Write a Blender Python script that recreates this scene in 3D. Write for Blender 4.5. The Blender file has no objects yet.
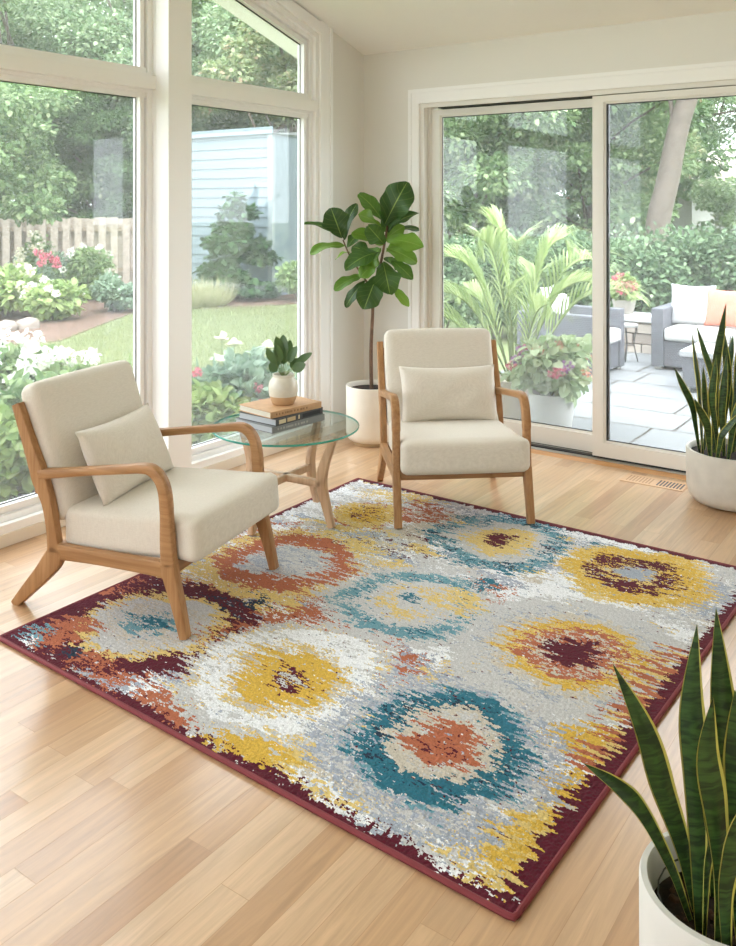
import bpy, bmesh, math, random
import numpy as np
from mathutils import Vector, Matrix
random.seed(7); rng = np.random.default_rng(7)
SC = bpy.context.scene; COL = SC.collection
PI = math.pi
# ------------------------------------------------------------------ survey (camera stands at CAM, level, looking 35.3 deg left of +Y)
CAM = (3.543, -4.953, 1.5); YAW = math.radians(35.3); FPX = 877.0
FW = (-math.sin(YAW), math.cos(YAW)); RT = (math.cos(YAW), math.sin(YAW))
def _ray(px, py):
    u = (px-368)/FPX
    return Vector((FW[0]+u*RT[0], FW[1]+u*RT[1], (205-py)/FPX))
def at_z(px, py, z): r = _ray(px, py); return Vector(CAM)+r*((z-CAM[2])/r.z)
def at_d(px, py, d): return Vector(CAM)+_ray(px, py)*d
# ------------------------------------------------------------------ materials
def lin(h):
    h = h.lstrip('#'); o = []
    for i in (0, 2, 4):
        v = int(h[i:i+2], 16)/255; o.append(v/12.92 if v <= .04045 else ((v+.055)/1.055)**2.4)
    return (*o, 1)
def newmat(name):
    m = bpy.data.materials.new(name); m.use_nodes = True; nt = m.node_tree
    b = nt.nodes['Principled BSDF']; return m, nt, b
def N(nt, t, **k):
    n = nt.nodes.new(t)
    for a, v in k.items():
        if a in n.inputs.keys(): n.inputs[a].default_value = v
        else: setattr(n, a, v)
    return n
def L(nt, a, b): nt.links.new(a, b)
def plain(name, col, rough=.5, bump=0, bscale=200, var=0, vscale=8, metal=0, spec=.5, sheen=0, coat=0):
    m, nt, b = newmat(name)
    b.inputs['Base Color'].default_value = lin(col); b.inputs['Roughness'].default_value = rough
    b.inputs['Metallic'].default_value = metal; b.inputs['Specular IOR Level'].default_value = spec
    if sheen: b.inputs['Sheen Weight'].default_value = sheen
    if coat: b.inputs['Coat Weight'].default_value = coat; b.inputs['Coat Roughness'].default_value = .15
    tc = N(nt, 'ShaderNodeTexCoord')
    if var:
        n = N(nt, 'ShaderNodeTexNoise', Scale=vscale, Detail=4.0); L(nt, tc.outputs['Object'], n.inputs['Vector'])
        mr = N(nt, 'ShaderNodeMapRange'); mr.inputs[1].default_value = .3; mr.inputs[2].default_value = .7
        mr.inputs[3].default_value = 1-var; mr.inputs[4].default_value = 1+var; L(nt, n.outputs['Fac'], mr.inputs[0])
        h = N(nt, 'ShaderNodeHueSaturation'); h.inputs['Color'].default_value = lin(col)
        L(nt, mr.outputs[0], h.inputs['Value']); L(nt, h.outputs[0], b.inputs['Base Color'])
    if bump:
        n = N(nt, 'ShaderNodeTexNoise', Scale=bscale, Detail=3.0); L(nt, tc.outputs['Object'], n.inputs['Vector'])
        bp = N(nt, 'ShaderNodeBump', Strength=bump, Distance=.002); L(nt, n.outputs['Fac'], bp.inputs['Height']); L(nt, bp.outputs[0], b.inputs['Normal'])
    return m
def wood(name, c1, c2, axis='X', scale=1.0, rough=.45):
    m, nt, b = newmat(name); tc = N(nt, 'ShaderNodeTexCoord'); mp = N(nt, 'ShaderNodeMapping')
    s = {'X': (1.2, 22, 22), 'Y': (22, 1.2, 22), 'Z': (22, 22, 1.2)}[axis]
    mp.inputs['Scale'].default_value = tuple(a*scale for a in s); L(nt, tc.outputs['Object'], mp.inputs['Vector'])
    n = N(nt, 'ShaderNodeTexNoise', Scale=2.2, Detail=6.0, Roughness=.6, Distortion=.6); L(nt, mp.outputs[0], n.inputs['Vector'])
    r = N(nt, 'ShaderNodeValToRGB'); r.color_ramp.elements[0].position = .3; r.color_ramp.elements[1].position = .7
    r.color_ramp.elements[0].color = lin(c1); r.color_ramp.elements[1].color = lin(c2)
    L(nt, n.outputs['Fac'], r.inputs[0]); L(nt, r.outputs[0], b.inputs['Base Color'])
    b.inputs['Roughness'].default_value = rough; b.inputs['Specular IOR Level'].default_value = .4
    bp = N(nt, 'ShaderNodeBump', Strength=.12, Distance=.002); L(nt, n.outputs['Fac'], bp.inputs['Height']); L(nt, bp.outputs[0], b.inputs['Normal'])
    return m
def leafmat(name, c1, c2, rough=.5, trans=.35, c3=None, spec=.4):
    """leaf surface: colour differs from leaf to leaf, part of the light passes through"""
    m, nt, b = newmat(name); g = N(nt, 'ShaderNodeNewGeometry')
    r = N(nt, 'ShaderNodeValToRGB'); r.color_ramp.elements[0].color = lin(c1); r.color_ramp.elements[1].color = lin(c2)
    if c3:
        e = r.color_ramp.elements.new(.92); e.color = lin(c2); r.color_ramp.elements[-1].color = lin(c3)
    L(nt, g.outputs['Random Per Island'], r.inputs[0]); L(nt, r.outputs[0], b.inputs['Base Color'])
    b.inputs['Roughness'].default_value = rough; b.inputs['Specular IOR Level'].default_value = spec
    t = N(nt, 'ShaderNodeBsdfTranslucent'); L(nt, r.outputs[0], t.inputs['Color'])
    mx = N(nt, 'ShaderNodeMixShader'); mx.inputs[0].default_value = trans
    L(nt, b.outputs[0], mx.inputs[1]); L(nt, t.outputs[0], mx.inputs[2]); L(nt, mx.outputs[0], nt.nodes['Material Output'].inputs['Surface'])
    return m
def glassmat(name, tint='#F4FAF7', refl=1.0, ior=1.45, glare_veil=0):
    m, nt, b = newmat(name); nt.nodes.remove(b)
    ge = N(nt, 'ShaderNodeNewGeometry'); mr = N(nt, 'ShaderNodeMapRange'); mr.inputs[3].default_value = ior; mr.inputs[4].default_value = 1/ior; L(nt, ge.outputs['Backfacing'], mr.inputs[0])
    fr = N(nt, 'ShaderNodeFresnel', IOR=ior); L(nt, mr.outputs[0], fr.inputs['IOR']); gl = N(nt, 'ShaderNodeBsdfGlossy', Roughness=0.0)
    tr = N(nt, 'ShaderNodeBsdfTransparent'); tr.inputs['Color'].default_value = lin(tint)
    ml = N(nt, 'ShaderNodeMath', operation='MULTIPLY'); ml.inputs[1].default_value = refl; L(nt, fr.outputs[0], ml.inputs[0])
    src = tr.outputs[0]
    if glare_veil:  # pale veil mixed into the pane, stands in for glare haze
        tl = N(nt, 'ShaderNodeBsdfTranslucent'); tl.inputs['Color'].default_value = (.9, .93, .93, 1); md = N(nt, 'ShaderNodeMixShader'); md.inputs[0].default_value = glare_veil
        L(nt, tr.outputs[0], md.inputs[1]); L(nt, tl.outputs[0], md.inputs[2]); src = md.outputs[0]
    mx = N(nt, 'ShaderNodeMixShader'); L(nt, ml.outputs[0], mx.inputs[0]); L(nt, src, mx.inputs[1]); L(nt, gl.outputs[0], mx.inputs[2])
    L(nt, mx.outputs[0], nt.nodes['Material Output'].inputs['Surface']); return m
M = {}
M['wall'] = plain('wall_paint', '#E8E5DE', .7, bump=.05, bscale=300)
M['ceil'] = plain('ceiling_paint', '#FAF8F4', .8)
M['trim'] = plain('trim_paint', '#F8F7F5', .5)
M['base'] = plain('baseboard_shade', '#E6DCCB', .4)  # wall colour with the shade below the windows mixed in
M['door'] = plain('door_vinyl', '#E9E6DF', .5)
M['dark'] = plain('dark_gasket', '#2B2B29', .5)
M['alu'] = plain('track_aluminium', '#B9B7B0', .35, metal=.6)
M['glass'] = glassmat('window_glass', '#FAFCFB', glare_veil=.035)
M['tglass'] = glassmat('table_glass', '#F3FAF8')
M['chairwood'] = wood('oak_frame', '#94683F', '#B88C60', 'Y')
M['chairwoodz'] = wood('oak_frame_upright', '#94683F', '#B88C60', 'Z')
M['chairwoodx'] = wood('oak_frame_cross', '#8B5F3B', '#AC8056', 'X')
M['tablewood'] = wood('light_oak', '#BD9878', '#D8B899', 'Z')
def linen():
    m, nt, b = newmat('linen'); tc = N(nt, 'ShaderNodeTexCoord')
    w = []
    for sc in ((900, 60, 900), (60, 900, 60)):
        mp = N(nt, 'ShaderNodeMapping'); mp.inputs['Scale'].default_value = sc; L(nt, tc.outputs['Object'], mp.inputs['Vector'])
        n = N(nt, 'ShaderNodeTexNoise', Scale=1.0, Detail=2.0); L(nt, mp.outputs[0], n.inputs['Vector']); w.append(n)
    ad = N(nt, 'ShaderNodeMath', operation='ADD'); L(nt, w[0].outputs['Fac'], ad.inputs[0]); L(nt, w[1].outputs['Fac'], ad.inputs[1])
    r = N(nt, 'ShaderNodeValToRGB'); r.color_ramp.elements[0].position = .35; r.color_ramp.elements[1].position = .65
    hl = N(nt, 'ShaderNodeMath', operation='MULTIPLY'); hl.inputs[1].default_value = .5; L(nt, ad.outputs[0], hl.inputs[0]); L(nt, hl.outputs[0], r.inputs[0])
    r.color_ramp.elements[0].color = lin('#D3CABC'); r.color_ramp.elements[1].color = lin('#E2DACD')
    L(nt, r.outputs[0], b.inputs['Base Color']); b.inputs['Roughness'].default_value = .9; b.inputs['Sheen Weight'].default_value = .15
    b.inputs['Specular IOR Level'].default_value = .15
    bp = N(nt, 'ShaderNodeBump', Strength=.25, Distance=.001); L(nt, hl.outputs[0], bp.inputs['Height']); L(nt, bp.outputs[0], b.inputs['Normal'])
    return m
M['linen'] = linen()
M['whitepot'] = plain('cream_glaze', '#EFE8DC', .45, var=.02)
M['concrete'] = plain('pale_concrete', '#CFCBC1', .8, bump=.3, bscale=60, var=.07, vscale=14)
M['fpot'] = plain('pale_stone_pot', '#CFCDC6', .55, bump=.15, bscale=120, var=.04, vscale=10)
M['soil'] = plain('potting_soil', '#291C16', .95, bump=1, bscale=120, var=.6, vscale=60)
M['bark'] = plain('plant_stem_bark', '#6B5240', .85, bump=.8, bscale=80, var=.3, vscale=40)
def floor_mat():
    m, nt, b = newmat('oak_floor'); g = N(nt, 'ShaderNodeNewGeometry'); sp = N(nt, 'ShaderNodeSeparateXYZ'); L(nt, g.outputs['Position'], sp.inputs[0])
    def mth(op, a, bb=None, c=None):
        n = N(nt, 'ShaderNodeMath', operation=op)
        for i, v in enumerate((a, bb, c)):
            if v is None: continue
            if isinstance(v, (int, float)): n.inputs[i].default_value = v
            else: L(nt, v, n.inputs[i])
        return n.outputs[0]
    W, LN = .083, 1.15
    xr = mth('DIVIDE', sp.outputs[0], W); row = mth('FLOOR', xr); fx = mth('FRACT', xr)
    wn = N(nt, 'ShaderNodeTexWhiteNoise', noise_dimensions='1D'); L(nt, row, wn.inputs['W'])
    yr = mth('ADD', mth('DIVIDE', sp.outputs[1], LN), mth('MULTIPLY', wn.outputs['Value'], 7.3)); pl = mth('FLOOR', yr); fy = mth('FRACT', yr)
    cb = N(nt, 'ShaderNodeCombineXYZ'); L(nt, row, cb.inputs[0]); L(nt, pl, cb.inputs[1])
    w2 = N(nt, 'ShaderNodeTexWhiteNoise', noise_dimensions='2D'); L(nt, cb.outputs[0], w2.inputs['Vector'])
    r = N(nt, 'ShaderNodeValToRGB'); cr = r.color_ramp
    cr.elements[0].color = lin('#B78D67'); cr.elements[1].color = lin('#D3B08C'); e = cr.elements.new(.35); e.color = lin('#C59D75'); e = cr.elements.new(.7); e.color = lin('#CCA781')
    L(nt, w2.outputs['Value'], r.inputs[0])
    # grain, shifted plank by plank
    cv = N(nt, 'ShaderNodeCombineXYZ'); L(nt, mth('MULTIPLY', sp.outputs[0], 26), cv.inputs[0]); L(nt, mth('MULTIPLY', sp.outputs[1], 1.5), cv.inputs[1])
    L(nt, mth('MULTIPLY', w2.outputs['Value'], 50), cv.inputs[2])
    gn = N(nt, 'ShaderNodeTexNoise', Scale=1.4, Detail=7.0, Roughness=.62, Distortion=1.1); L(nt, cv.outputs[0], gn.inputs['Vector'])
    mr = N(nt, 'ShaderNodeMapRange'); mr.inputs[1].default_value = .3; mr.inputs[2].default_value = .72; mr.inputs[3].default_value = .76; mr.inputs[4].default_value = 1.10; L(nt, gn.outputs['Fac'], mr.inputs[0])
    hs = N(nt, 'ShaderNodeHueSaturation'); L(nt, r.outputs[0], hs.inputs['Color']); L(nt, mr.outputs[0], hs.inputs['Value'])
    # seams
    dx = mth('MINIMUM', fx, mth('SUBTRACT', 1.0, fx)); dy = mth('MULTIPLY', mth('MINIMUM', fy, mth('SUBTRACT', 1.0, fy)), LN/W)
    seam = mth('MINIMUM', dx, dy); sm = N(nt, 'ShaderNodeMapRange'); sm.inputs[1].default_value = 0; sm.inputs[2].default_value = .014; L(nt, seam, sm.inputs[0])
    mx = N(nt, 'ShaderNodeMix', data_type='RGBA'); L(nt, sm.outputs[0], mx.inputs['Factor']); mx.inputs['A'].default_value = lin('#A87F55'); L(nt, hs.outputs[0], mx.inputs['B'])
    L(nt, mx.outputs['Result'], b.inputs['Base Color']); b.inputs['Coat Weight'].default_value = .5; b.inputs['Coat Roughness'].default_value = .16; b.inputs['Specular IOR Level'].default_value = .5
    rr = N(nt, 'ShaderNodeMapRange'); rr.inputs[3].default_value = .24; rr.inputs[4].default_value = .36; L(nt, gn.outputs['Fac'], rr.inputs[0]); L(nt, rr.outputs[0], b.inputs['Roughness'])
    bp = N(nt, 'ShaderNodeBump', Strength=.35, Distance=.0012); ad = mth('ADD', sm.outputs[0], mth('MULTIPLY', gn.outputs['Fac'], .25)); L(nt, ad, bp.inputs['Height']); L(nt, bp.outputs[0], b.inputs['Normal'])
    return m
M['floor'] = floor_mat()
# ------------------------------------------------------------------ mesh builder
class MB:
    def __init__(s): s.v = []; s.f = []; s.m = []; s.sm = []
    def add(s, vs, fs, mi=0, smooth=False):
        o = len(s.v); s.v += [tuple(v) for v in vs]
        for f in fs: s.f.append(tuple(i+o for i in f)); s.m.append(mi); s.sm.append(smooth)
    def box(s, x0, x1, y0, y1, z0, z1, mi=0, bev=0.0):
        if bev > 0:
            b = bmesh.new(); bmesh.ops.create_cube(b, size=1)
            for v in b.verts: v.co = Vector((x0+(v.co.x+.5)*(x1-x0), y0+(v.co.y+.5)*(y1-y0), z0+(v.co.z+.5)*(z1-z0)))
            bmesh.ops.bevel(b, geom=b.edges[:], offset=bev, segments=2, profile=.7, affect='EDGES')
            b.verts.index_update(); s.add([v.co for v in b.verts], [[v.index for v in f.verts] for f in b.faces], mi, False); b.free(); return s
        vs = [(x, y, z) for x in (x0, x1) for y in (y0, y1) for z in (z0, z1)]
        s.add(vs, [(0, 1, 3, 2), (4, 6, 7, 5), (0, 4, 5, 1), (2, 3, 7, 6), (0, 2, 6, 4), (1, 5, 7, 3)], mi); return s
    def prism(s, poly, axis, a0, a1, mi=0):
        """poly in the two other axes, extruded on axis"""
        n = len(poly)
        def mk(p, a):
            return {'x': (a, p[0], p[1]), 'y': (p[0], a, p[1]), 'z': (p[0], p[1], a)}[axis]
        vs = [mk(p, a0) for p in poly]+[mk(p, a1) for p in poly]
        fs = [tuple(range(n))[::-1], tuple(range(n, 2*n))]+[(i, (i+1) % n, n+(i+1) % n, n+i) for i in range(n)]
        s.add(vs, fs, mi); return s
    def ring(s, outer, inner, axis, a0, a1, mi=0):
        n = len(outer)
        def mk(p, a): return {'x': (a, p[0], p[1]), 'y': (p[0], a, p[1])}[axis]
        vs = [mk(p, a0) for p in outer]+[mk(p, a0) for p in inner]+[mk(p, a1) for p in outer]+[mk(p, a1) for p in inner]
        fs = []
        for i in range(n):
            j = (i+1) % n
            fs += [(i, j, n+j, n+i), (2*n+i, 3*n+i, 3*n+j, 2*n+j), (i, 2*n+i, 2*n+j, j), (n+i, n+j, 3*n+j, 3*n+i)]
        s.add(vs, fs, mi); return s
    def lathe(s, prof, cx=0, cy=0, n=48, mi=0, smooth=True):
        k = len(prof); vs = []
        for r, z in prof:
            for i in range(n):
                a = 2*PI*i/n; vs.append((cx+r*math.cos(a), cy+r*math.sin(a), z))
        fs = [(j*n+i, j*n+(i+1) % n, (j+1)*n+(i+1) % n, (j+1)*n+i) for j in range(k-1) for i in range(n)]
        if prof[0][0] > 1e-5: fs.append(tuple(range(n))[::-1])
        if prof[-1][0] > 1e-5: fs.append(tuple((k-1)*n+i for i in range(n)))
        s.add(vs, fs, mi, smooth); return s
    def tube(s, pts, rad, n=8, mi=0, smooth=True, sq=(1, 1), cap=True):
        pts = [Vector(p) for p in pts]; k = len(pts)
        if not hasattr(rad, '__len__'): rad = [rad]*k
        up = Vector((0, 0, 1)); vs = []; prev = None
        for i, p in enumerate(pts):
            t = (pts[min(i+1, k-1)]-pts[max(i-1, 0)]).normalized()
            if prev is None:
                a = t.cross(up) if abs(t.z) < .95 else t.cross(Vector((0, 1, 0)))
            else: a = prev-t*prev.dot(t)
            a.normalize(); prev = a; bb = t.cross(a)
            for j in range(n):
                an = 2*PI*j/n; vs.append(p+a*math.cos(an)*rad[i]*sq[0]+bb*math.sin(an)*rad[i]*sq[1])
        fs = [(j*n+i, j*n+(i+1) % n, (j+1)*n+(i+1) % n, (j+1)*n+i) for j in range(k-1) for i in range(n)]
        if cap: fs += [tuple(range(n))[::-1], tuple((k-1)*n+i for i in range(n))]
        s.add(vs, fs, mi, smooth); return s
    def bar(s, pts, wid, thick, x0, axis='x', mi=0, rnd=.28):
        """a sculpted timber: rounded rectangle swept along a 2D path (a, z); wid lies in the path's plane, thick across it"""
        k = len(pts); cs = []
        r = rnd
        for (sx, sy) in ((1, 1), (-1, 1), (-1, -1), (1, -1)):
            o = [(1, 1-r*1.0), (1-r*.3, 1-r*.3), (1-r, 1)]
            if sx*sy < 0: o = o[::-1]
            cs += [(sx*a, sy*b) for a, b in o]
        vs = []
        for i, (a, z) in enumerate(pts):
            p0 = pts[max(i-1, 0)]; p1 = pts[min(i+1, k-1)]
            t = Vector((p1[0]-p0[0], p1[1]-p0[1])).normalized(); nn = Vector((-t.y, t.x)); w = wid[i]/2
            th = thick[i]/2 if hasattr(thick, '__len__') else thick/2
            for (u, v) in cs:
                q = (a+nn.x*u*w, z+nn.y*u*w); e = x0+v*th
                vs.append((e, q[0], q[1]) if axis == 'x' else (q[0], e, q[1]))
        n = len(cs)
        fs = [(j*n+i, j*n+(i+1) % n, (j+1)*n+(i+1) % n, (j+1)*n+i) for j in range(k-1) for i in range(n)]
        fs += [tuple(range(n))[::-1], tuple((k-1)*n+i for i in range(n))]
        s.add(vs, fs, mi, True); return s
    def build(s, name, mats, parent=None, local=False, auto=35):
        me = bpy.data.meshes.new(name)
        off = Vector((0, 0, 0)) if (parent is None or local) else parent_loc(parent)
        me.from_pydata([Vector(v)-off for v in s.v], [], s.f)
        mats = mats if isinstance(mats, (list, tuple)) else [mats]
        for m in mats: me.materials.append(m)
        me.polygons.foreach_set('material_index', s.m); me.polygons.foreach_set('use_smooth', s.sm)
        b = bmesh.new(); b.from_mesh(me); bmesh.ops.recalc_face_normals(b, faces=b.faces)
        if auto:
            for e in b.edges:
                if len(e.link_faces) == 2 and e.calc_face_angle(0) > math.radians(auto): e.smooth = False
        b.to_mesh(me); b.free()
        o = bpy.data.objects.new(name, me); COL.objects.link(o)
        if parent: o.parent = parent
        return o
def parent_loc(p):
    v = Vector((0, 0, 0))
    while p: v += p.location; p = p.parent
    return v
def recenter(o, base):
    """put a single-mesh thing's origin at its base"""
    base = Vector(base); o.data.transform(Matrix.Translation(-base)); o.location = base; return o
def tag(o, label=None, cat=None, group=None, kind=None):
    if label: o['label'] = label
    if cat: o['category'] = cat
    if group: o['group'] = group
    if kind: o['kind'] = kind
    return o
def thing(name, label, cat, loc=(0, 0, 0), rz=0, group=None, kind=None):
    o = bpy.data.objects.new(name, None); COL.objects.link(o); o.location = loc; o.rotation_euler = (0, 0, rz); o.empty_display_size = .1
    return tag(o, label, cat, group, kind)
def catmull(pts, n=6):
    P = [np.array(p, float) for p in pts]; P = [2*P[0]-P[1]]+P+[2*P[-1]-P[-2]]; out = []
    for i in range(1, len(P)-2):
        for k in range(n):
            t = k/n; a, b, c, d = P[i-1:i+3]
            out.append(tuple(.5*((2*b)+(-a+c)*t+(2*a-5*b+4*c-d)*t*t+(-a+3*b-3*c+d)*t**3)))
    out.append(tuple(P[-2])); return out
def inset(poly, w):
    n = len(poly); out = []; A = sum(poly[i][0]*poly[(i+1) % n][1]-poly[(i+1) % n][0]*poly[i][1] for i in range(n)); sg = 1 if A > 0 else -1
    for i in range(n):
        p0, p1, p2 = Vector(poly[i-1]), Vector(poly[i]), Vector(poly[(i+1) % n])
        d1 = (p1-p0).normalized(); d2 = (p2-p1).normalized(); n1 = Vector((-d1.y, d1.x))*sg; n2 = Vector((-d2.y, d2.x))*sg
        k = (n1+n2)/(1+n1.dot(n2)); out.append((p1.x+k.x*w, p1.y+k.y*w))
    return out
# ------------------------------------------------------------------ the room
RX, RY = 5.4, -7.2                       # room reaches x 0..RX, y RY..0
SL = .31; CZ = 2.54
def cz(y): return CZ-SL*y
ST = dict(kind='structure')
o = MB().box(-.02, RX, RY, .0, -.12, 0).build('floor', M['floor']); tag(o, 'light oak strip floor', **ST)
# ceiling: pitched roof slab with eaves reaching outdoors
o = MB().prism([(.55, cz(.55)), (RY-.2, cz(RY-.2)), (RY-.2, cz(RY-.2)+.25), (.55, cz(.55)+.25)], 'x', -.55, RX+.15)
o = o.build('ceiling', M['ceil']); tag(o, 'sloping off-white ceiling', **ST)
WX = -.14
def wtop(y): return 2.509+.10-.30*(y+.5)           # opening's sloping head
def win_poly(y0, y1): return [(y0, .055), (y1, .055), (y1, wtop(y1)), (y0, wtop(y0))]
W1 = (-3.75, -1.83); W2 = (-1.745, -.50); W0 = (-6.3, -4.0)
mb = MB()
def wall_slab(y0, y1, z0f, z1f): mb.prism([(y0, z0f(y0)), (y1, z0f(y1)), (y1, z1f(y1)), (y0, z1f(y0))], 'x', WX, 0)
zero = lambda y: -.1
for (y0, y1) in ((-.50, .0), (W1[1], W2[0]), (W0[1], W1[0]), (RY, W0[0])): wall_slab(y0, y1, zero, cz)
for (y0, y1) in (W0, W1, W2): wall_slab(y0, y1, zero, lambda y: .055); wall_slab(y0, y1, wtop, cz)
o = mb.build('wall_left', M['wall']); tag(o, 'off-white wall around the tall windows', **ST)
def window(n, y0, y1, cas_r=True, label=''):
    w = thing('window_%d' % n, label, None, (0, (y0+y1)/2, 0), kind='structure')
    A = win_poly(y0, y1); B = inset(A, .034); C_ = inset(B, .03); D_ = inset(C_, .038)
    A = [(A[0][0], A[0][1]), (A[1][0], A[1][1]), A[2], A[3]]
    f = MB().ring(A, B, 'x', -.10, -.002).ring(B, C_, 'x', -.10, -.026).build('window_frame', M['trim'], w)
    g3 = inset(C_, .012); s = MB().ring(C_, g3, 'x', -.10, -.052).ring(g3, D_, 'x', -.095, -.040); s.build('sash', M['trim'], w)
    # transom rail between lower and upper glass
    yl, yr = C_[0][0], C_[1][0]
    t = MB().box(-.10, .006, yl-.02, yr+.045, 2.100, 2.172, bev=.004).box(-.10, -.022, yl, yr, 2.084, 2.100).box(-.098, -.037, yl, yr, 2.058, 2.084).box(-.10, -.022, yl, yr, 2.172, 2.186).box(-.098, -.037, yl, yr, 2.186, 2.214)
    t.build('transom', M['trim'], w)
    def pane(poly): MB().prism(poly, 'x', -.083, -.077).build('pane', M['glass'], w)
    e = .004
    lo = [(D_[0][0]-e, D_[0][1]-e), (D_[1][0]+e, D_[1][1]-e), (D_[1][0]+e, 2.062), (D_[0][0]-e, 2.062)]
    hi = [(D_[0][0]-e, 2.21), (D_[1][0]+e, 2.21), (D_[2][0]+e, D_[2][1]), (D_[3][0]-e, D_[3][1])]
    pane(lo); pane(hi)
    # dark glazing gasket line beside the glass
    g = MB()
    for P_ in (lo, hi):
        g.ring(inset(P_, .001), inset(P_, .0045+e), 'x', -.073, -.071)
    g.build('gasket', M['dark'], w)
    # stepped sill in front of the frame
    s = MB().box(-.02, .014, y0, y1, .055, .094, bev=.003); s.build('sill', M['trim'], w)
    if cas_r:
        c = inset(A, -.075); c = [(A[0][0], A[0][1]), (c[1][0], A[1][1]), c[2], (A[3][0], c[3][1]-.0)]
        q = MB().prism([(y1, .055), (y1+.118, .055), (y1+.118, wtop(y1)+.052), (y1, wtop(y1)+.085)], 'x', 0, .018)
        q.box(.0, .026, y1+.094, y1+.118, .055, wtop(y1)+.05)
        q.build('casing', M['trim'], w)
    q = MB().prism([(y0, wtop(y0)), (y1+(.0 if cas_r else 0), wtop(y1)), (y1, wtop(y1)+.075), (y0, wtop(y0)+.075)], 'x', 0, .018)
    q.build('head_casing', M['trim'], w)
    return w
window(1, *W1, cas_r=False, label='tall left window with sloping head, garden fence beyond')
window(2, *W2, label='tall right window with sloping head beside the corner')
window(3, *W0, cas_r=False, label='unseen tall window added nearest the viewpoint to let light in')  # out of view, added to bring in more daylight
mb = MB().prism([(W1[1]-.035, -.0), (W2[0]+.04, 0), (W2[0]+.04, cz(W2[0]+.04)), (W1[1]-.035, cz(W1[1]-.035))], 'x', 0, .10)
o = mb.build('trim_1', M['trim']); tag(o, 'square post between the two tall windows', **ST)
o = MB().prism([(W0[1], .0), (W1[0], 0), (W1[0], cz(W1[0])), (W0[1], cz(W0[1]))], 'x', 0, .10).build('trim_2', M['trim']); tag(o, 'square post beside the near window', **ST)
mb = MB()
for (y0, y1) in ((W2[0]+.04, 0), (W1[0], W1[1]-.035), (RY, W0[1])): mb.box(0, .024, y0, y1, 0, .056, bev=.003)
o = mb.build('baseboard_left', M['base']); tag(o, 'low baseboard below the tall windows', **ST)
# door wall (y = 0, door opening x .459 .. 3.0)
OX0, OX1, OZ = .459, 3.02, 2.171
mb = MB().box(WX, OX0, 0, .16, -.1, cz(0)).box(OX1, RX, 0, .16, -.1, cz(0)).box(OX0, OX1, 0, .16, OZ, cz(0)).box(OX0, OX1, 0.02, .16, -.2, -.01)
o = mb.build('wall_back', M['wall']); tag(o, 'off-white wall around the sliding door', **ST)
o = MB().box(.024, OX0-.071, -.016, 0, 0, .09, bev=.003).box(OX1+.071, RX, -.016, 0, 0, .09, bev=.003).build('baseboard_back', M['trim']); tag(o, 'white baseboard of the door wall', **ST)
d = thing('door_1', 'white two-panel sliding glass patio door', None, (1.7, .05, 0), kind='structure')
mb = MB().box(OX0-.071, OX0, -.018, 0, 0, OZ+.09).box(OX1, OX1+.071, -.018, 0, 0, OZ+.09).box(OX0, OX1, -.018, 0, OZ, OZ+.09)
mb.box(OX0-.078, OX0-.055, -.026, 0, 0, OZ+.072).box(OX0-.078, OX1+.078, -.026, 0, OZ+.072, OZ+.096)
mb.build('casing', M['trim'], d)
mb = MB().box(OX0, OX0+.03, .0, .15, 0, OZ).box(OX1-.03, OX1, .0, .15, 0, OZ).box(OX0+.03, OX1-.03, .0, .15, OZ-.028, OZ)
mb.box(OX0+.03, OX0+.05, .055, .15, 0, OZ-.02)
mb.build('door_frame', M['door'], d)
MB().box(OX0+.12, OX1-.03, .03, .12, OZ-.034, OZ-.028).build('head_track_shadow', M['dark'], d)  # head track strip coloured dark to draw its shadow gap
MB().box(OX0, OX1, -.012, .15, 0, .022, bev=.003).box(OX0+.02, OX1-.02, .045, .052, .022, .032).build('sill_track', M['alu'], d)
MB().box(OX0, OX1, .012, .148, .022, .03).build('track_channel', M['dark'], d)
MB().prism([(-.052, 0), (-.012, 0), (-.012, .014), (-.03, .012)], 'x', OX0, OX1).build('threshold', wood('threshold_oak', '#C08A58', '#D2A06C', 'X'), d)
def door_panel(name, x0, x1, y0, y1, gx0, gx1, gz0, gz1, ztop, label):
    O = [(x0, .034), (x1, .034), (x1, ztop), (x0, ztop)]; I = [(gx0, gz0), (gx1, gz0), (gx1, gz1), (gx0, gz1)]
    J = inset(I, -.012)
    p = MB().ring(O, J, 'y', y0, y1).ring(J, I, 'y', y0+.012, y1-.012).build(name, M['door'], d)
    q = inset(I, -.004)
    g = MB().prism(q, 'y', (y0+y1)/2-.003, (y0+y1)/2+.003).build('pane', M['glass'], p)
    MB().ring(inset(I, .0), inset(I, .0055), 'y', (y0+y1)/2-.006, (y0+y1)/2-.004).build('gasket', M['dark'], p)
    return p
pl = door_panel('fixed_panel', OX0+.05, 1.70, .062, .108, .585, 1.66, .150, 2.082, OZ-.04, '')
pr = door_panel('sliding_panel', 1.646, 2.97, .002, .05, 1.724, 2.86, .128, 2.088, OZ-.034, '')
MB().box(1.722, 1.736, .03, .048, .13, 2.086).build('edge_seal', M['dark'], pr)
# far side of the room, behind the viewpoint: unseen walls, openings added in one for fill light
mb = MB()
mb.prism([(0.16, -.1), (RY, -.1), (RY, cz(RY)), (0.16, cz(.16))], 'x', RX, RX+.14)
o = mb.build('wall_right', M['wall']); tag(o, 'plain off-white right wall', **ST)
mb = MB().box(WX, RX+.14, RY-.14, RY, -.1, .9).box(WX, RX+.14, RY-.14, RY, 2.5, cz(RY)).box(WX, .8, RY-.14, RY, .9, 2.5).box(RX-1.2, RX+.14, RY-.14, RY, .9, 2.5)
for x in (1.9, 3.1): mb.box(x-.06, x+.06, RY-.14, RY, .9, 2.5)
o = mb.build('wall_front', M['wall']); tag(o, 'unseen wall behind the viewpoint with openings added for fill light', **ST)
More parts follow.
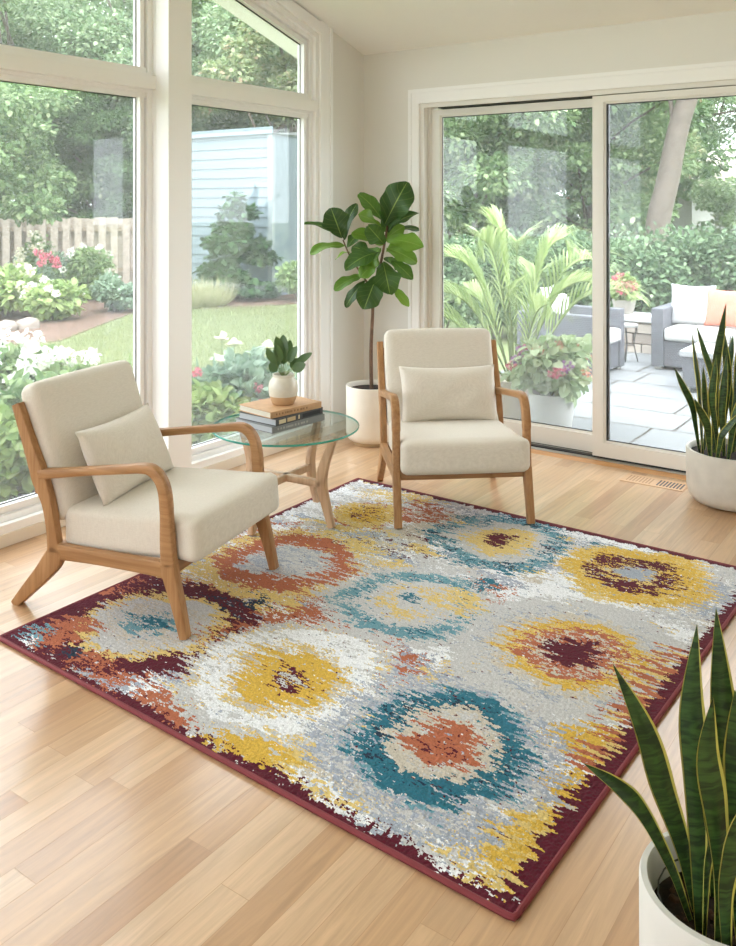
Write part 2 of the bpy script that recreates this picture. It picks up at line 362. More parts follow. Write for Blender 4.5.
# floor register
v = thing('floor_vent', 'flush oak floor register with a row of dark slots near the sliding door', 'floor vent', (2.06, -.19, 0))
c0 = (2.066, -.184)
mb = MB().box(1.900, 2.235, -.262, -.112, .0, .0025, bev=.0008); mb.build('grille_frame', wood('vent_oak', '#C29A72', '#CFA982', 'X'), v)
mb = MB()
for i in range(8): x = 2.088+i*.0175; mb.box(x, x+.0085, -.236, -.140, .0024, .0031)
mb.build('slots', M['dark'], v)
mb = MB()
for i in range(8): x = 1.925+i*.0175; mb.box(x, x+.007, -.236, -.140, .0024, .0030)
mb.build('slots', plain('worn_slot', '#A67F5A', .6), v)['label'] = 'oak-coloured slots'
# ------------------------------------------------------------------ rug
def vnoise(x, y, seed):
    xi = np.floor(x).astype(np.int64); yi = np.floor(y).astype(np.int64); fx = x-xi; fy = y-yi
    fx = fx*fx*(3-2*fx); fy = fy*fy*(3-2*fy)
    def h(a, b):
        n = (a*374761393+b*668265263+seed*1442695041) & 0x7fffffff; n = (n ^ (n >> 13))*1274126177 & 0x7fffffff; return ((n ^ (n >> 16)) & 0xffff)/65535.
    return (h(xi, yi)*(1-fx)+h(xi+1, yi)*fx)*(1-fy)+(h(xi, yi+1)*(1-fx)+h(xi+1, yi+1)*fx)*fy
def make_rug():
    Q = [np.array(p) for p in ((.756, -3.220), (2.733, -3.280), (2.792, -1.135), (.736, -1.083))]
    NU, NV = 600, 624
    uu, vv = np.meshgrid((np.arange(NU)+.5)/NU, (np.arange(NV)+.5)/NV)
    def pos(u, v): return (Q[0][0]*(1-u)*(1-v)+Q[1][0]*u*(1-v)+Q[2][0]*u*v+Q[3][0]*(1-u)*v, Q[0][1]*(1-u)*(1-v)+Q[1][1]*u*(1-v)+Q[2][1]*u*v+Q[3][1]*(1-u)*v)
    X, Y = pos(uu, vv)
    # ragged weave: lookups slip sideways along the weft, row by row
    dash = (vnoise(X*38, Y*230, 6)-.5)**3*8; row = vnoise(X*5, Y*95, 1)-.5; row2 = vnoise(X*22, Y*190, 2)-.5; big = vnoise(X*6, Y*6, 3)-.5; big2 = vnoise(X*6, Y*6, 4)-.5
    sp = rng.random((NV, NU//3)).repeat(3, 1)-.5
    sp3 = sp**5*16; Xj = X+row*.085+row2*.06+dash*.07+sp3*.05+big*.07; Yj = Y+big2*.07+(vnoise(X*50, Y*80, 5)-.5)*.05
    pal = dict(lg='#C9C8C8', wh='#ECEDF0', lv='#A6ADBB', bg='#CBC2B4', ye='#D6AF48', yl='#DCC27C', bu='#5A1526', ru='#B4694A', te='#2D6F83', tl='#6D9BA9', dk='#25364A', bd='#5A1624')
    pc = {k: np.array(lin(v)[:3]) for k, v in pal.items()}
    img = np.zeros((NV, NU, 3)); img[:] = pc['lg']
    def paint(mask, c): img[mask] = pc[c]
    n1 = vnoise(Xj*5, Yj*11, 11)*.75+.25*vnoise(Xj*30, Yj*80, 61); n2 = vnoise(Xj*6, Yj*14, 12)*.75+.25*vnoise(Xj*30, Yj*80, 62); n3 = vnoise(Xj*5, Yj*14, 13); n4 = vnoise(Xj*40, Yj*110, 14); n5 = vnoise(Xj*6, Yj*11, 15)
    paint(n1 > .50, 'wh'); paint(n2 > .60, 'lv'); paint(n3 > .74, 'bg'); paint((n5 > .80), 'yl')
    paint((n4 > .78), 'wh'); paint((n4 < .14), 'lv')
    def dist(px, py, rx):
        c = at_z(px, py, 0); d = (c-Vector(CAM)).to_2d().dot(Vector(FW)); r = rx*d/FPX
        return np.hypot(Xj-c.x, Yj-c.y)/r, c
    def blob(px, py, rx, col, keep=1.0, sd=0):
        t, c = dist(px, py, rx); m = t < 1
        if keep < 1: m &= vnoise(Xj*30, Yj*75, 50+sd) < keep
        paint(m, col)
    def rings(px, py, L_):
        """L_: (outer radius in units of the first radius .., colour, coverage) from outside to inside"""
        for i, (r, col, kp) in enumerate(L_): blob(px, py, r, col, kp, int(px)+i)
    # areas between the medallions
    for (a, b, r, c, k) in ((215, 768, 60, 'ye', .85), (260, 758, 40, 'ye', .8), (165, 715, 42, 'ru', .85), (320, 612, 42, 'ru', .6), (350, 640, 30, 'ru', .6), (395, 665, 30, 'ru', .55),
                            (480, 595, 36, 'ru', .6), (425, 498, 30, 'yl', .6), (420, 515, 28, 'ru', .6), (540, 868, 62, 'ye', .95), (500, 850, 60, 'yl', .5), (610, 740, 50, 'ye', .85), (590, 800, 36, 'ye', .7),
                            (455, 683, 36, 'yl', .7), (350, 672, 26, 'yl', .5), (225, 645, 40, 'lg', .8), (690, 590, 40, 'lv', .4), (655, 640, 30, 'yl', .5), (300, 800, 26, 'yl', .5), (350, 790, 30, 'yl', .4),
                            (345, 508, 50, 'wh', .4), (250, 540, 60, 'ru', .35), (210, 580, 40, 'yl', .6), (620, 520, 40, 'wh', .3), (600, 552, 22, 'te', .35), (440, 640, 40, 'wh', .4), (405, 548, 30, 'bu', .25),
                            (345, 548, 26, 'bu', .3), (290, 612, 34, 'ru', .5), (380, 640, 26, 'ru', .55), (400, 690, 22, 'ru', .45), (270, 596, 40, 'yl', .55), (225, 720, 40, 'lg', .7), (470, 640, 40, 'lv', .4), (540, 700, 50, 'bg', .5), (360, 540, 40, 'yl', .4), (530, 600, 40, 'wh', .5), (600, 700, 60, 'wh', .45), (650, 690, 40, 'lv', .4), (95, 625, 70, 'ru', .8), (50, 635, 26, 'tl', .75)):
        blob(a, b, r, c, k, int(a*3+b))
    rings(148, 628, ((112, 'ru', .55), (104, 'bu', .96), (72, 'yl', .9), (60, 'lg', .9), (52, 'lg', 1), (44, 'bg', .5), (26, 'tl', .6), (14, 'te', .45)))
    blob(238, 602, 30, 'dk', .42, 97); blob(225, 640, 34, 'ru', .4, 98); blob(90, 600, 30, 'ru', .45, 99)
    rings(288, 678, ((112, 'lg', .85), (104, 'yl', .35), (96, 'wh', .9), (84, 'lg', .35), (76, 'wh', .7), (68, 'yl', .5), (62, 'bg', .5), (51, 'ye', 1), (20, 'bu', .85), (11, 'lg', .7)))
    rings(445, 746, ((128, 'lv', .7), (116, 'lg', .6), (104, 'lv', .5), (98, 'tl', .45), (90, 'te', .88), (80, 'dk', .28), (62, 'bg', .97), (52, 'lg', .4), (38, 'ru', .97), (26, 'bu', .25)))
    rings(287, 564, ((84, 'yl', .55), (66, 'ru', .9), (42, 'lg', 1), (36, 'lv', .45)))
    rings(408, 604, ((92, 'lg', .7), (78, 'lg', .9), (74, 'tl', .7), (62, 'te', .3), (52, 'lg', .95), (36, 'yl', .6), (24, 'lg', .9), (12, 'te', .7)))
    blob(462, 606, 28, 'yl', .8, 3); blob(482, 586, 16, 'te', .6, 4)
    rings(370, 517, ((40, 'ru', .5), (36, 'yl', .85), (24, 'ye', .9), (20, 'bu', .35)))
    rings(497, 543, ((72, 'te', .5), (66, 'tl', .6), (62, 'dk', .3), (50, 'lg', .95), (36, 'yl', .95), (17, 'bu', .95)))
    rings(637, 578, ((74, 'yl', .8), (68, 'ye', .7), (46, 'bu', .72), (30, 'yl', .5), (20, 'lv', .95)))
    rings(572, 655, ((124, 'lg', .8), (110, 'lg', .7), (96, 'lv', .35), (84, 'bg', .7), (70, 'ye', .95), (62, 'yl', .6), (54, 'ru', .82), (46, 'bg', .5), (40, 'ru', .5), (29, 'bu', .97)))
    # ragged burgundy border
    w = vnoise(X*6, Y*170, 21)*.07+vnoise(X*4, Y*75, 22)*.05; mm = (vv > .25) & (vv < .62)
    paint(((1-uu)*2.03 < .05+w*1.3) & mm & (vnoise(X*14, Y*110, 71) > .35), 'ru'); paint(((1-uu)*2.03 < .05+w*1.2) & mm & (vnoise(X*14, Y*110, 72) > .7), 'yl'); paint((1-uu)*2.03 < w*(.50+.45*(1-vv)), 'bu')
    w = vnoise(X*90, Y*30, 23)*.03+vnoise(X*9, Y*6, 24)*.032-.012
    paint((vv*2.15+row*.03) < .006+w, 'bu'); paint(((vv*2.15+row*.02) < .035+w) & (n4 > .72), 'bu'); paint(((vv*2.15) < .02+w) & (n4 < .10), 'lg')
    w = vnoise(X*0, Y*140, 25)*.03; paint((uu*2.03) < .006+w, 'bu'); paint(((uu*2.03) < .05+w*3) & (vv < .34), 'bu')
    blob(62, 632, 30, 'ru', .62, 91); blob(88, 668, 24, 'ru', .6, 92); blob(112, 688, 18, 'ru', .6, 95); blob(30, 637, 18, 'tl', .6, 93); blob(70, 655, 14, 'dk', .4, 94); blob(120, 588, 26, 'ru', .5, 96)
    w = vnoise(X*60, Y*10, 26)*.035; paint(((1-vv)*2.15) < .012+w, 'bu')
    inner = (uu > .03) & (uu < .96) & (vv > .04) & (vv < .97); fl_ = vnoise(X*45+9, Y*260, 81); paint(inner & (fl_ > .93), 'lg'); paint(inner & (vnoise(X*45, Y*260, 82) > .955), 'wh'); paint(inner & (vnoise(X*40, Y*240, 83) > .95), 'lv'); paint(inner & (vnoise(X*5, Y*5, 85) > .55) & (vnoise(X*40, Y*240, 84) > .94), 'bu')
    # yarn to yarn variation of the dye
    img *= (1+(rng.random((NV, NU, 1))-.5)*.30); img *= (1+(vnoise(X*3, Y*3, 33)[..., None]-.5)*.10); img = np.clip(img, 0, 1)
    R = thing('patterned_rug', 'square abstract rug with ragged yellow, teal, rust and burgundy medallions on grey', 'rug', (1.76, -2.17, 0))
    loc = np.array(R.location)
    gu, gv = np.meshgrid(np.arange(NU+1)/NU, np.arange(NV+1)/NV); GX, GY = pos(gu, gv)
    edge = np.minimum(np.minimum(gu, 1-gu), np.minimum(gv, 1-gv)); GZ = .0118+(rng.random(GX.shape)-.5)*.0038; GZ[edge < .001] = .003
    V = np.stack([GX, GY, GZ], -1).reshape(-1, 3)-loc
    idx = np.arange((NU+1)*(NV+1)).reshape(NV+1, NU+1)
    Fq = np.stack([idx[:-1, :-1], idx[:-1, 1:], idx[1:, 1:], idx[1:, :-1]], -1).reshape(-1, 4)
    me = bpy.data.meshes.new('pile'); quads(me, V, Fq)
    at = me.attributes.new('yarn', 'FLOAT_COLOR', 'FACE'); col = np.ones((len(Fq), 4)); col[:, :3] = img.reshape(-1, 3); at.data.foreach_set('color', col.ravel())
    m, nt, b = newmat('woven_pile'); a = N(nt, 'ShaderNodeAttribute'); a.attribute_name = 'yarn'; L(nt, a.outputs['Color'], b.inputs['Base Color'])
    b.inputs['Roughness'].default_value = .95; b.inputs['Specular IOR Level'].default_value = .1; b.inputs['Sheen Weight'].default_value = .12
    me.materials.append(m); o = bpy.data.objects.new('pile', me); COL.objects.link(o); o.parent = R
    ring = [Vector((q[0], q[1], .0075)) for q in Q]
    pts = []
    for i in range(4):
        a_, b_, z_ = ring[i], ring[(i+1) % 4], ring[i-1]; d1 = (a_-z_).normalized(); d2 = (b_-a_).normalized()
        pts += [a_-d1*.015, a_+(d2-d1)*.003, a_+d2*.015]
    pts.append(pts[0])
    MB().tube(pts, .0075, 8, sq=(1.0, .95)).build('binding', plain('burgundy_binding', '#7A2A30', .7, bump=.4, bscale=400), R)
    MB().prism([(q[0], q[1]) for q in Q], 'z', .0, .006).build('backing', plain('rug_backing', '#8A7F70', .9), R)
def quads(me, V, F):
    V = np.asarray(V, np.float32); F = np.asarray(F, np.int32); k = F.shape[1]
    me.vertices.add(len(V)); me.vertices.foreach_set('co', V.ravel())
    me.loops.add(F.size); me.loops.foreach_set('vertex_index', F.ravel())
    me.polygons.add(len(F)); me.polygons.foreach_set('loop_start', np.arange(0, F.size, k, dtype=np.int32))
    try: me.polygons.foreach_set('loop_total', np.full(len(F), k, np.int32))
    except Exception: pass
    me.update(calc_edges=True); me.validate()
make_rug()
# ------------------------------------------------------------------ cushions and pillows
def soft_box(hx, hy, hz, r, bulge=(0, 0, 0), n=14, seam=.0):
    """rounded, slightly crowned cushion centred on the origin"""
    b = MB(); faces = {}
    idx = {}
    def vert(p):
        key = tuple(round(c, 5) for c in p)
        if key in idx: return idx[key]
        q = np.array(p, float); h = np.array((hx, hy, hz)); w = q*h; core = np.clip(w, -(h-r), h-r); dlt = w-core; ln = np.linalg.norm(dlt)
        out = core+dlt/ln*r if ln > 1e-9 else core
        u = q
        for ax in range(3):
            o1, o2 = [a for a in range(3) if a != ax]
            out[ax] += bulge[ax]*q[ax]*(1-u[o1]**2)*(1-u[o2]**2)
        idx[key] = len(b.v); b.v.append(tuple(out)); return idx[key]
    g = []
    for i in range(n+1):
        t = -1+2*i/n; g.append(math.copysign(abs(t)**.62, t))
    for ax in range(3):
        for sg in (-1, 1):
            for i in range(n):
                for j in range(n):
                    def pt(a, c):
                        p = [0, 0, 0]; p[ax] = sg; p[(ax+1) % 3] = g[a]; p[(ax+2) % 3] = g[c]; return vert(p)
                    f = (pt(i, j), pt(i+1, j), pt(i+1, j+1), pt(i, j+1))
                    b.f.append(f); b.m.append(0); b.sm.append(True)
    return b
def xform(b, mat):
    b.v = [tuple(mat @ Vector(v)) for v in b.v]; return b
def pillow_mb(hx, hz, t, n=22):
    """plump pillow, pinched at its four corners; thickness along Y"""
    b = MB(); idx = {}
    for sg in (-1, 1):
        for i in range(n+1):
            for j in range(n+1):
                u = -1+2*i/n; v = -1+2*j/n; border = i in (0, n) or j in (0, n)
                th = t*((1-abs(u)**2.6)*(1-abs(v)**2.6))**.55
                x = hx*u*(1-.055*(1-u*u)*0-.05*(1-v*v)*1)*1.0; z = hz*v*(1-.09*(1-u*u))
                wr = .004*math.sin(7*u+5*v*sg)*(1-u*u)*(1-v*v)
                key = (i, j) if border else (i, j, sg)
                if key not in idx: idx[key] = len(b.v); b.v.append((x, sg*th+(wr if not border else 0), z))
    for sg in (-1, 1):
        for i in range(n):
            for j in range(n):
                f = []
                for a, c in ((i, j), (i+1, j), (i+1, j+1), (i, j+1)):
                    f.append(idx[(a, c)] if (a in (0, n) or c in (0, n)) else idx[(a, c, sg)])
                b.f.append(tuple(f if sg > 0 else f[::-1])); b.m.append(0); b.sm.append(True)
    return b
# ------------------------------------------------------------------ armchair (front faces local -Y; s = distance back from the front foot)
def make_chair(label, loc, rz):
    t = thing('armchair', label, 'armchair', loc, rz, group='oak lounge chairs with cream upholstery')
    def S(s): return s-.36
    XS = .3125
    for sx in (-1, 1):
        x = sx*XS
        def path(p, n=6): q = catmull([(S(a), z, w) for a, z, w in p], n); return [(a, z) for a, z, w in q], [w for a, z, w in q]
        p, w = path([(-.016, .0135, .030), (.012, .12, .043), (.040, .21, .056), (.052, .26, .062)]); MB().bar(p, w, .036, x).build('leg', M['chairwoodz'], t, True)
        p, w = path([(.050, .25, .062), (.056, .33, .055), (.060, .42, .046), (.066, .49, .042), (.080, .535, .041), (.108, .566, .040), (.150, .577, .036), (.25, .562, .032), (.40, .538, .031), (.52, .518, .033), (.622, .502, .038)])
        MB().bar(p, w, [.036]*14+[.040]*(len(p)-14), x, rnd=.5).build('armrest', M['chairwood'], t, True)
        p, w = path([(.553, .225, .058), (.563, .30, .046), (.585, .40, .048), (.622, .48, .066), (.640, .525, .062), (.672, .60, .050), (.735, .752, .036)]); MB().bar(p, w, .034, x).build('back_post', M['chairwoodz'], t, True)
        p, w = path([(.742, 0, .034), (.680, .065, .050), (.612, .135, .066), (.562, .195, .078), (.540, .238, .060)]); MB().bar(p, w, .034, x).build('leg', M['chairwoodz'], t, True)
        p, w = path([(.045, .236, .058), (.13, .236, .052), (.33, .234, .050), (.48, .230, .054), (.56, .228, .066)]); MB().bar(p, w, .032, x).build('side_rail', M['chairwood'], t, True)
    XI = XS-.012
    MB().bar([(-XI, .238), (XI, .238)], [.046]*2, .026, S(.050), axis='y').build('front_rail', M['chairwoodx'], t, True)
    MB().bar([(-XI, .225), (XI, .225)], [.045]*2, .026, S(.545), axis='y').build('back_rail', M['chairwoodx'], t, True)
    for (s_, z_) in ((.655, .44), (.708, .58), (.745, .70)):
        MB().bar([(-XI, z_), (XI, z_)], [.040]*2, .018, S(s_), axis='y').build('back_slat', M['chairwoodx'], t, True)
    # seat: wedge, a little higher in front; reaches over the front rail
    b = soft_box(.291, .300, .079, .034, (.003, .008, .010)); m = Matrix.Translation((0, S(.245), .322)) @ Matrix.Rotation(math.radians(-3.6), 4, 'X')
    xform(b, m)
    # the part in front of the legs spreads to full width
    b.v = [((v[0]*(1+.045*max(0, min(1, (S(.02)-v[1])/.03)))), v[1], v[2]) for v in b.v]
    seat = b.build('seat_cushion', M['linen'], t, True, auto=0)
    pp = []
    # back cushion, leaning with the posts
    ang = math.atan2(.735-.60, .755-.40)
    b = soft_box(.292, .052, .262, .040, (.003, .016, .005)); m = Matrix.Translation((0, S(.636), .572)) @ Matrix.Rotation(-.345, 4, 'X')
    xform(b, m).build('back_cushion', M['linen'], t, True, auto=0)
    return t
CH1 = make_chair('oak lounge chair with cream cushions at left, side-on in front of the tall window', (.857, -2.633, 0), math.radians(102.4))
CH2 = make_chair('oak lounge chair with cream cushions facing forward before the sliding door', (1.316, -1.094, 0), math.radians(41.0))
def lumbar(ch, label, dx, dy, dz, tilt, roll, rzz):
    b = pillow_mb(.255, .150, .062); o = b.build('lumbar_pillow', M['linen'], auto=0)
    o.matrix_world = Matrix.Translation(ch.location) @ Matrix.Rotation(ch.rotation_euler.z, 4, 'Z') @ Matrix.Translation((dx, dy, dz)) @ Matrix.Rotation(rzz, 4, 'Z') @ Matrix.Rotation(tilt, 4, 'X') @ Matrix.Rotation(roll, 4, 'Y')
    tag(o, label, 'pillow', 'cream lumbar pillows'); return o
lumbar(CH1, 'cream lumbar pillow leaning in the side-on chair at left', -.01, .105, .522, -.44, math.radians(0), .10)
lumbar(CH2, 'cream lumbar pillow standing in the forward-facing chair by the door', .018, .115, .518, -.36, 0, 0)
# ------------------------------------------------------------------ glass table
TC = (.81, -1.77)
tb = thing('side_table', 'round glass-topped side table on splayed oak legs between the two chairs', 'side table', (*TC, 0))
TZ = .452
m = MB(); R_ = .35
m.lathe([(0, TZ-.010), (R_-.002, TZ-.010)], *TC, n=96, mi=0).lathe([(R_-.002, TZ), (0, TZ)], *TC, n=96, mi=0).lathe([(R_-.002, TZ-.010), (R_, TZ-.008), (R_, TZ-.002), (R_-.002, TZ)], *TC, n=96, mi=1)
m.f = [f for f, in zip(m.f)]
# drop the closing discs of the rim pieces
keep = [i for i, f in enumerate(m.f) if len(f) == 4]; m.f = [m.f[i] for i in keep]; m.m = [m.m[i] for i in keep]; m.sm = [m.sm[i] for i in keep]
edgem = plain('green_glass_edge', '#3FA08F', .12, spec=.8); m.build('tabletop', [M['tglass'], edgem], tb)['label'] = 'clear round glass top with green edge'
a0 = math.atan2(-1.751-TC[1], 1.061-TC[0])
for k in range(4):
    a = a0+k*PI/2+.0; d = Vector((math.cos(a), math.sin(a))); p2 = lambda r: (TC[0]+d.x*r, TC[1]+d.y*r)
    lg = MB()
    pts = catmull([(.262, .0 if k == 2 else .0135, .030), (.228, .12, .040), (.205, .215, .052), (.222, .30, .044), (.262, .40, .034), (.275, TZ-.010, .034)], 5)
    v = []
    base = MB().bar([(r, z) for r, z, w in pts], [w for r, z, w in pts], .030, 0, axis='y')
    rot = Matrix.Translation((*TC, 0)) @ Matrix.Rotation(a, 4, 'Z'); xform(base, rot); base.build('leg', M['tablewood'], tb)
    br = MB().bar([(.205, .200), (.188, .265), (.155, .35), (.135, TZ-.010)], [.050, .034, .028, .026], .028, 0, axis='y') if k in (0, 1, 2, 3) and False else None
for a, z in ((a0, .205), (a0+PI/2, .205)):
    b = MB().bar([(-.205, z), (.205, z)], [.034, .034], .030, 0, axis='y'); xform(b, Matrix.Translation((*TC, 0)) @ Matrix.Rotation(a, 4, 'Z')); b.build('stretcher', M['tablewood'], tb)
# books
def book(name, label, cx, cy, z, w, l, h, rz, cover, spine_marks, tint, group='books stacked on the glass table'):
    t = thing(name, label, 'book', (cx, cy, z), rz, group)
    c = .0025
    # spine on the +X long side, pages show on the other three sides
    MB().box(-w/2, w/2, -l/2, l/2, 0, c, bev=.0008).box(-w/2, w/2, -l/2, l/2, h-c, h, bev=.0008).box(w/2-c, w/2+.001, -l/2, l/2, 0, h, bev=.0008).build('cover', cover, t, True)
    MB().box(-w/2+.005, w/2-.003, -l/2+.005, l/2-.005, c+.0002, h-c-.0002).build('pages', tint, t, True)
    if spine_marks: spine_marks(t, w, l, h)
    return t
pages = plain('page_edges', '#DCD5C6', .8, bump=.4, bscale=500); pages2 = plain('grey_page_edges', '#BFC3C8', .8)
def dark_spine(t, w, l, h):
    y = -l*.36
    for (y0, y1, col) in ((-.44, -.30, '#D8C9A6'), (-.27, -.10, '#CDB68C'), (-.04, -.01, '#D8C9A6'), (.05, .44, '#1F2024')):
        MB().box(w/2, w/2+.0018, l*y0, l*y1, h*.22, h*.8).build('spine_label', plain('spine_ink', col, .6), t, True)
def text_spine(color):
    def f(t, w, l, h):
        y = -l*.40; k = 0
        rnd = random.Random(3)
        while y < l*.30:
            d = rnd.uniform(.006, .014); MB().box(w/2, w/2+.0016, y, y+d, h*.36, h*.66).build('spine_lettering', plain('spine_ink', color, .6), t, True) if k < 12 else None
            y += d+rnd.choice((.003, .003, .010)); k += 1
            if k >= 12: break
    return f
BX, BY = .752, -1.745
book('book', 'large grey hardback at the bottom of the book stack', BX, BY, .452, .262, .345, .030, math.radians(-6), plain('grey_cloth_cover', '#8C8F90', .7, bump=.2), text_spine('#B9B9B5'), pages2)
book('book', 'dark-spined hardback with pale labels in the middle of the stack', BX+.002, BY+.004, .482, .250, .325, .032, math.radians(-3), plain('dark_cover', '#4A4A4D', .6), dark_spine, pages2)
book('book', 'tan hardback on top of the stack under the potted plant', BX-.004, BY+.006, .514, .240, .318, .030, math.radians(-9), plain('tan_cover', '#C89F76', .6, var=.08, vscale=30), text_spine('#9C744E'), pages)
# small plant pot
VZ = .544; vx, vy = .772, -1.745
vp = thing('potted_peperomia', 'small round-leaved plant in a cream and tan stoneware pot on the books', 'potted plant', (vx, vy, VZ))
prof = [(0, 0), (.046, 0), (.052, .004), (.060, .022), (.066, .040)]
MB().lathe(prof+[(.0665, .042)], vx, vy).build('bare_clay_foot', plain('tan_clay', '#C4A27C', .8, bump=.2), vp)
for o_ in vp.children: o_.data.transform(Matrix.Translation((0, 0, 0)))
mb = MB().lathe([(.0665, .042), (.070, .060), (.071, .085), (.066, .110), (.055, .124), (.050, .130), (.052, .140), (.052, .144), (.047, .144), (.045, .130), (.045, .118), (0, .118)], vx, vy); mb.build('pot', plain('cream_stoneware', '#D9D2C2', .35, var=.05, vscale=30, coat=.3), vp)
MB().lathe([(0, .124), (.046, .120)], vx, vy, n=24).build('soil', M['soil'], vp)
for o_ in vp.children: o_.location.z = 0
for o_ in vp.children:
    o_.data.transform(Matrix.Translation((0, 0, VZ)))
def leaf_mb(base, tip, up, width, prof, n=8, m=4, fold=.15, droop=.0, wave=0, mi=(0, 0), uv=False, curl=0, lobes=0):
    base = Vector(base); tip = Vector(tip); ax = tip-base; Ln = ax.length; d = ax.normalized(); up = Vector(up)
    nrm = (up-d*up.dot(d)); nrm = nrm.normalized() if nrm.length > 1e-4 else d.orthogonal().normalized(); side = d.cross(nrm)
    b = MB(); ph = random.random()*6
    for i in range(n+1):
        u = i/n; w = width*prof(u)/2*(1+lobes*math.sin(u*17+ph))
        for j in range(-m, m+1):
            v = j/m; z = fold*abs(v)*w*1.0-droop*Ln*(u*u)+droop*Ln*0+math.sin(u*PI)*curl*Ln+wave*width*math.sin(u*9+ph+v*2)*abs(v)
            b.v.append(tuple(base+d*Ln*u+side*v*w+nrm*z))
    k = 2*m+1
    for i in range(n):
        for j in range(2*m):
            b.f.append((i*k+j, i*k+j+1, (i+1)*k+j+1, (i+1)*k+j)); b.m.append(mi[1] if j in (0, 2*m-1) else mi[0]); b.sm.append(True)
    return b
def give_uv(o, n, m):
    me = o.data; uvl = me.uv_layers.new(name='UVMap'); k = 2*m+1; 
    vi = np.zeros(len(me.loops), np.int32); me.loops.foreach_get('vertex_index', vi)
    i = vi//k; j = vi % k; uv = np.stack([i/n, (j-m)/m*.5+.5], -1).astype(np.float32); uvl.data.foreach_set('uv', uv.ravel())
ovalp = lambda u: max(.03, math.sin(PI*min(1, u**.85*1.0))**.62) if u < 1 else .05
M['pepleaf'] = leafmat('peperomia_leaf', '#3F5B35', '#5F7A4A', .3, .15)
M['stem'] = plain('green_stem', '#6E7F45', .6)
pl_ = [((275, 356), (268, 362)), ]
tips = [(269, 364, 0), (272, 355, .0), (266, 349, .03), (283, 335, .0), (277, 337, .04), (290, 340, -.03), (296, 346, .0), (311, 352, .0), (305, 364, .03), (284, 350, -.04), (300, 358, -.04), (276, 345, .05)]
root = Vector((vx, vy, VZ+.12))
dv = (Vector((*root.to_2d(), 0))-Vector(CAM)).to_2d().dot(Vector(FW))
for (px, py, dd) in tips:
    tip = at_d(px, py, dv-dd); bs = root.lerp(tip, .42)+Vector((0, 0, .012))
    b = leaf_mb(bs, tip, Vector((random.uniform(-.6, .6)+.5, -.9+random.uniform(-.5, .5), random.uniform(.2, 1.1))), .050, lambda u: max(.06, math.sin(PI*u**.9)**.6) if u < 1 else .1, n=10, m=2, fold=.10, droop=.10)
    o = b.build('leaf', M['pepleaf'], vp, auto=0)
    MB().tube([root, root.lerp(bs, .6)+Vector((0, 0, .004)), bs], .0016, 5).build('stem', M['stem'], vp)
# ------------------------------------------------------------------ fiddle-leaf fig
fx, fy = .36, -.42
fg = thing('fiddle_leaf_fig', 'tall fiddle-leaf fig in a cylindrical cream pot in the room corner', 'potted tree', (fx, fy, 0))
MB().lathe([(0, 0), (.115, 0), (.118, .004), (.118, .022)], fx, fy).build('saucer', plain('tan_saucer', '#C8B08C', .6), fg)
MB().lathe([(0, .020), (.118, .020), (.140, .028), (.155, .048), (.160, .075), (.161, .36), (.159, .366), (.152, .366), (.150, .360), (.150, .33), (0, .33)], fx, fy, n=64).build('pot', M['whitepot'], fg)
MB().lathe([(0, .342), (.08, .338), (.151, .335)], fx, fy, n=40).build('soil', M['soil'], fg)
FD = (Vector((fx, fy))-Vector(CAM[:2])).dot(Vector(FW))
tr = catmull([tuple(at_d(371.5, 388, FD)), tuple(at_d(371, 350, FD)), tuple(at_d(372.5, 318, FD)), tuple(at_d(374, 295, FD)), tuple(at_d(381, 262, FD)), tuple(at_d(386, 235, FD)), tuple(at_d(389, 212, FD))], 6)
tr[0] = (tr[0][0], tr[0][1], .33)
MB().tube(tr, list(np.linspace(.0125, .006, len(tr))), 10).build('trunk', M['bark'], fg)
br = catmull([tuple(at_d(374, 292, FD)), tuple(at_d(362, 275, FD)), tuple(at_d(350, 256, FD-.05)), tuple(at_d(343, 240, FD-.08))], 5)
MB().tube(br, list(np.linspace(.007, .004, len(br))), 8).build('branch', M['bark'], fg)
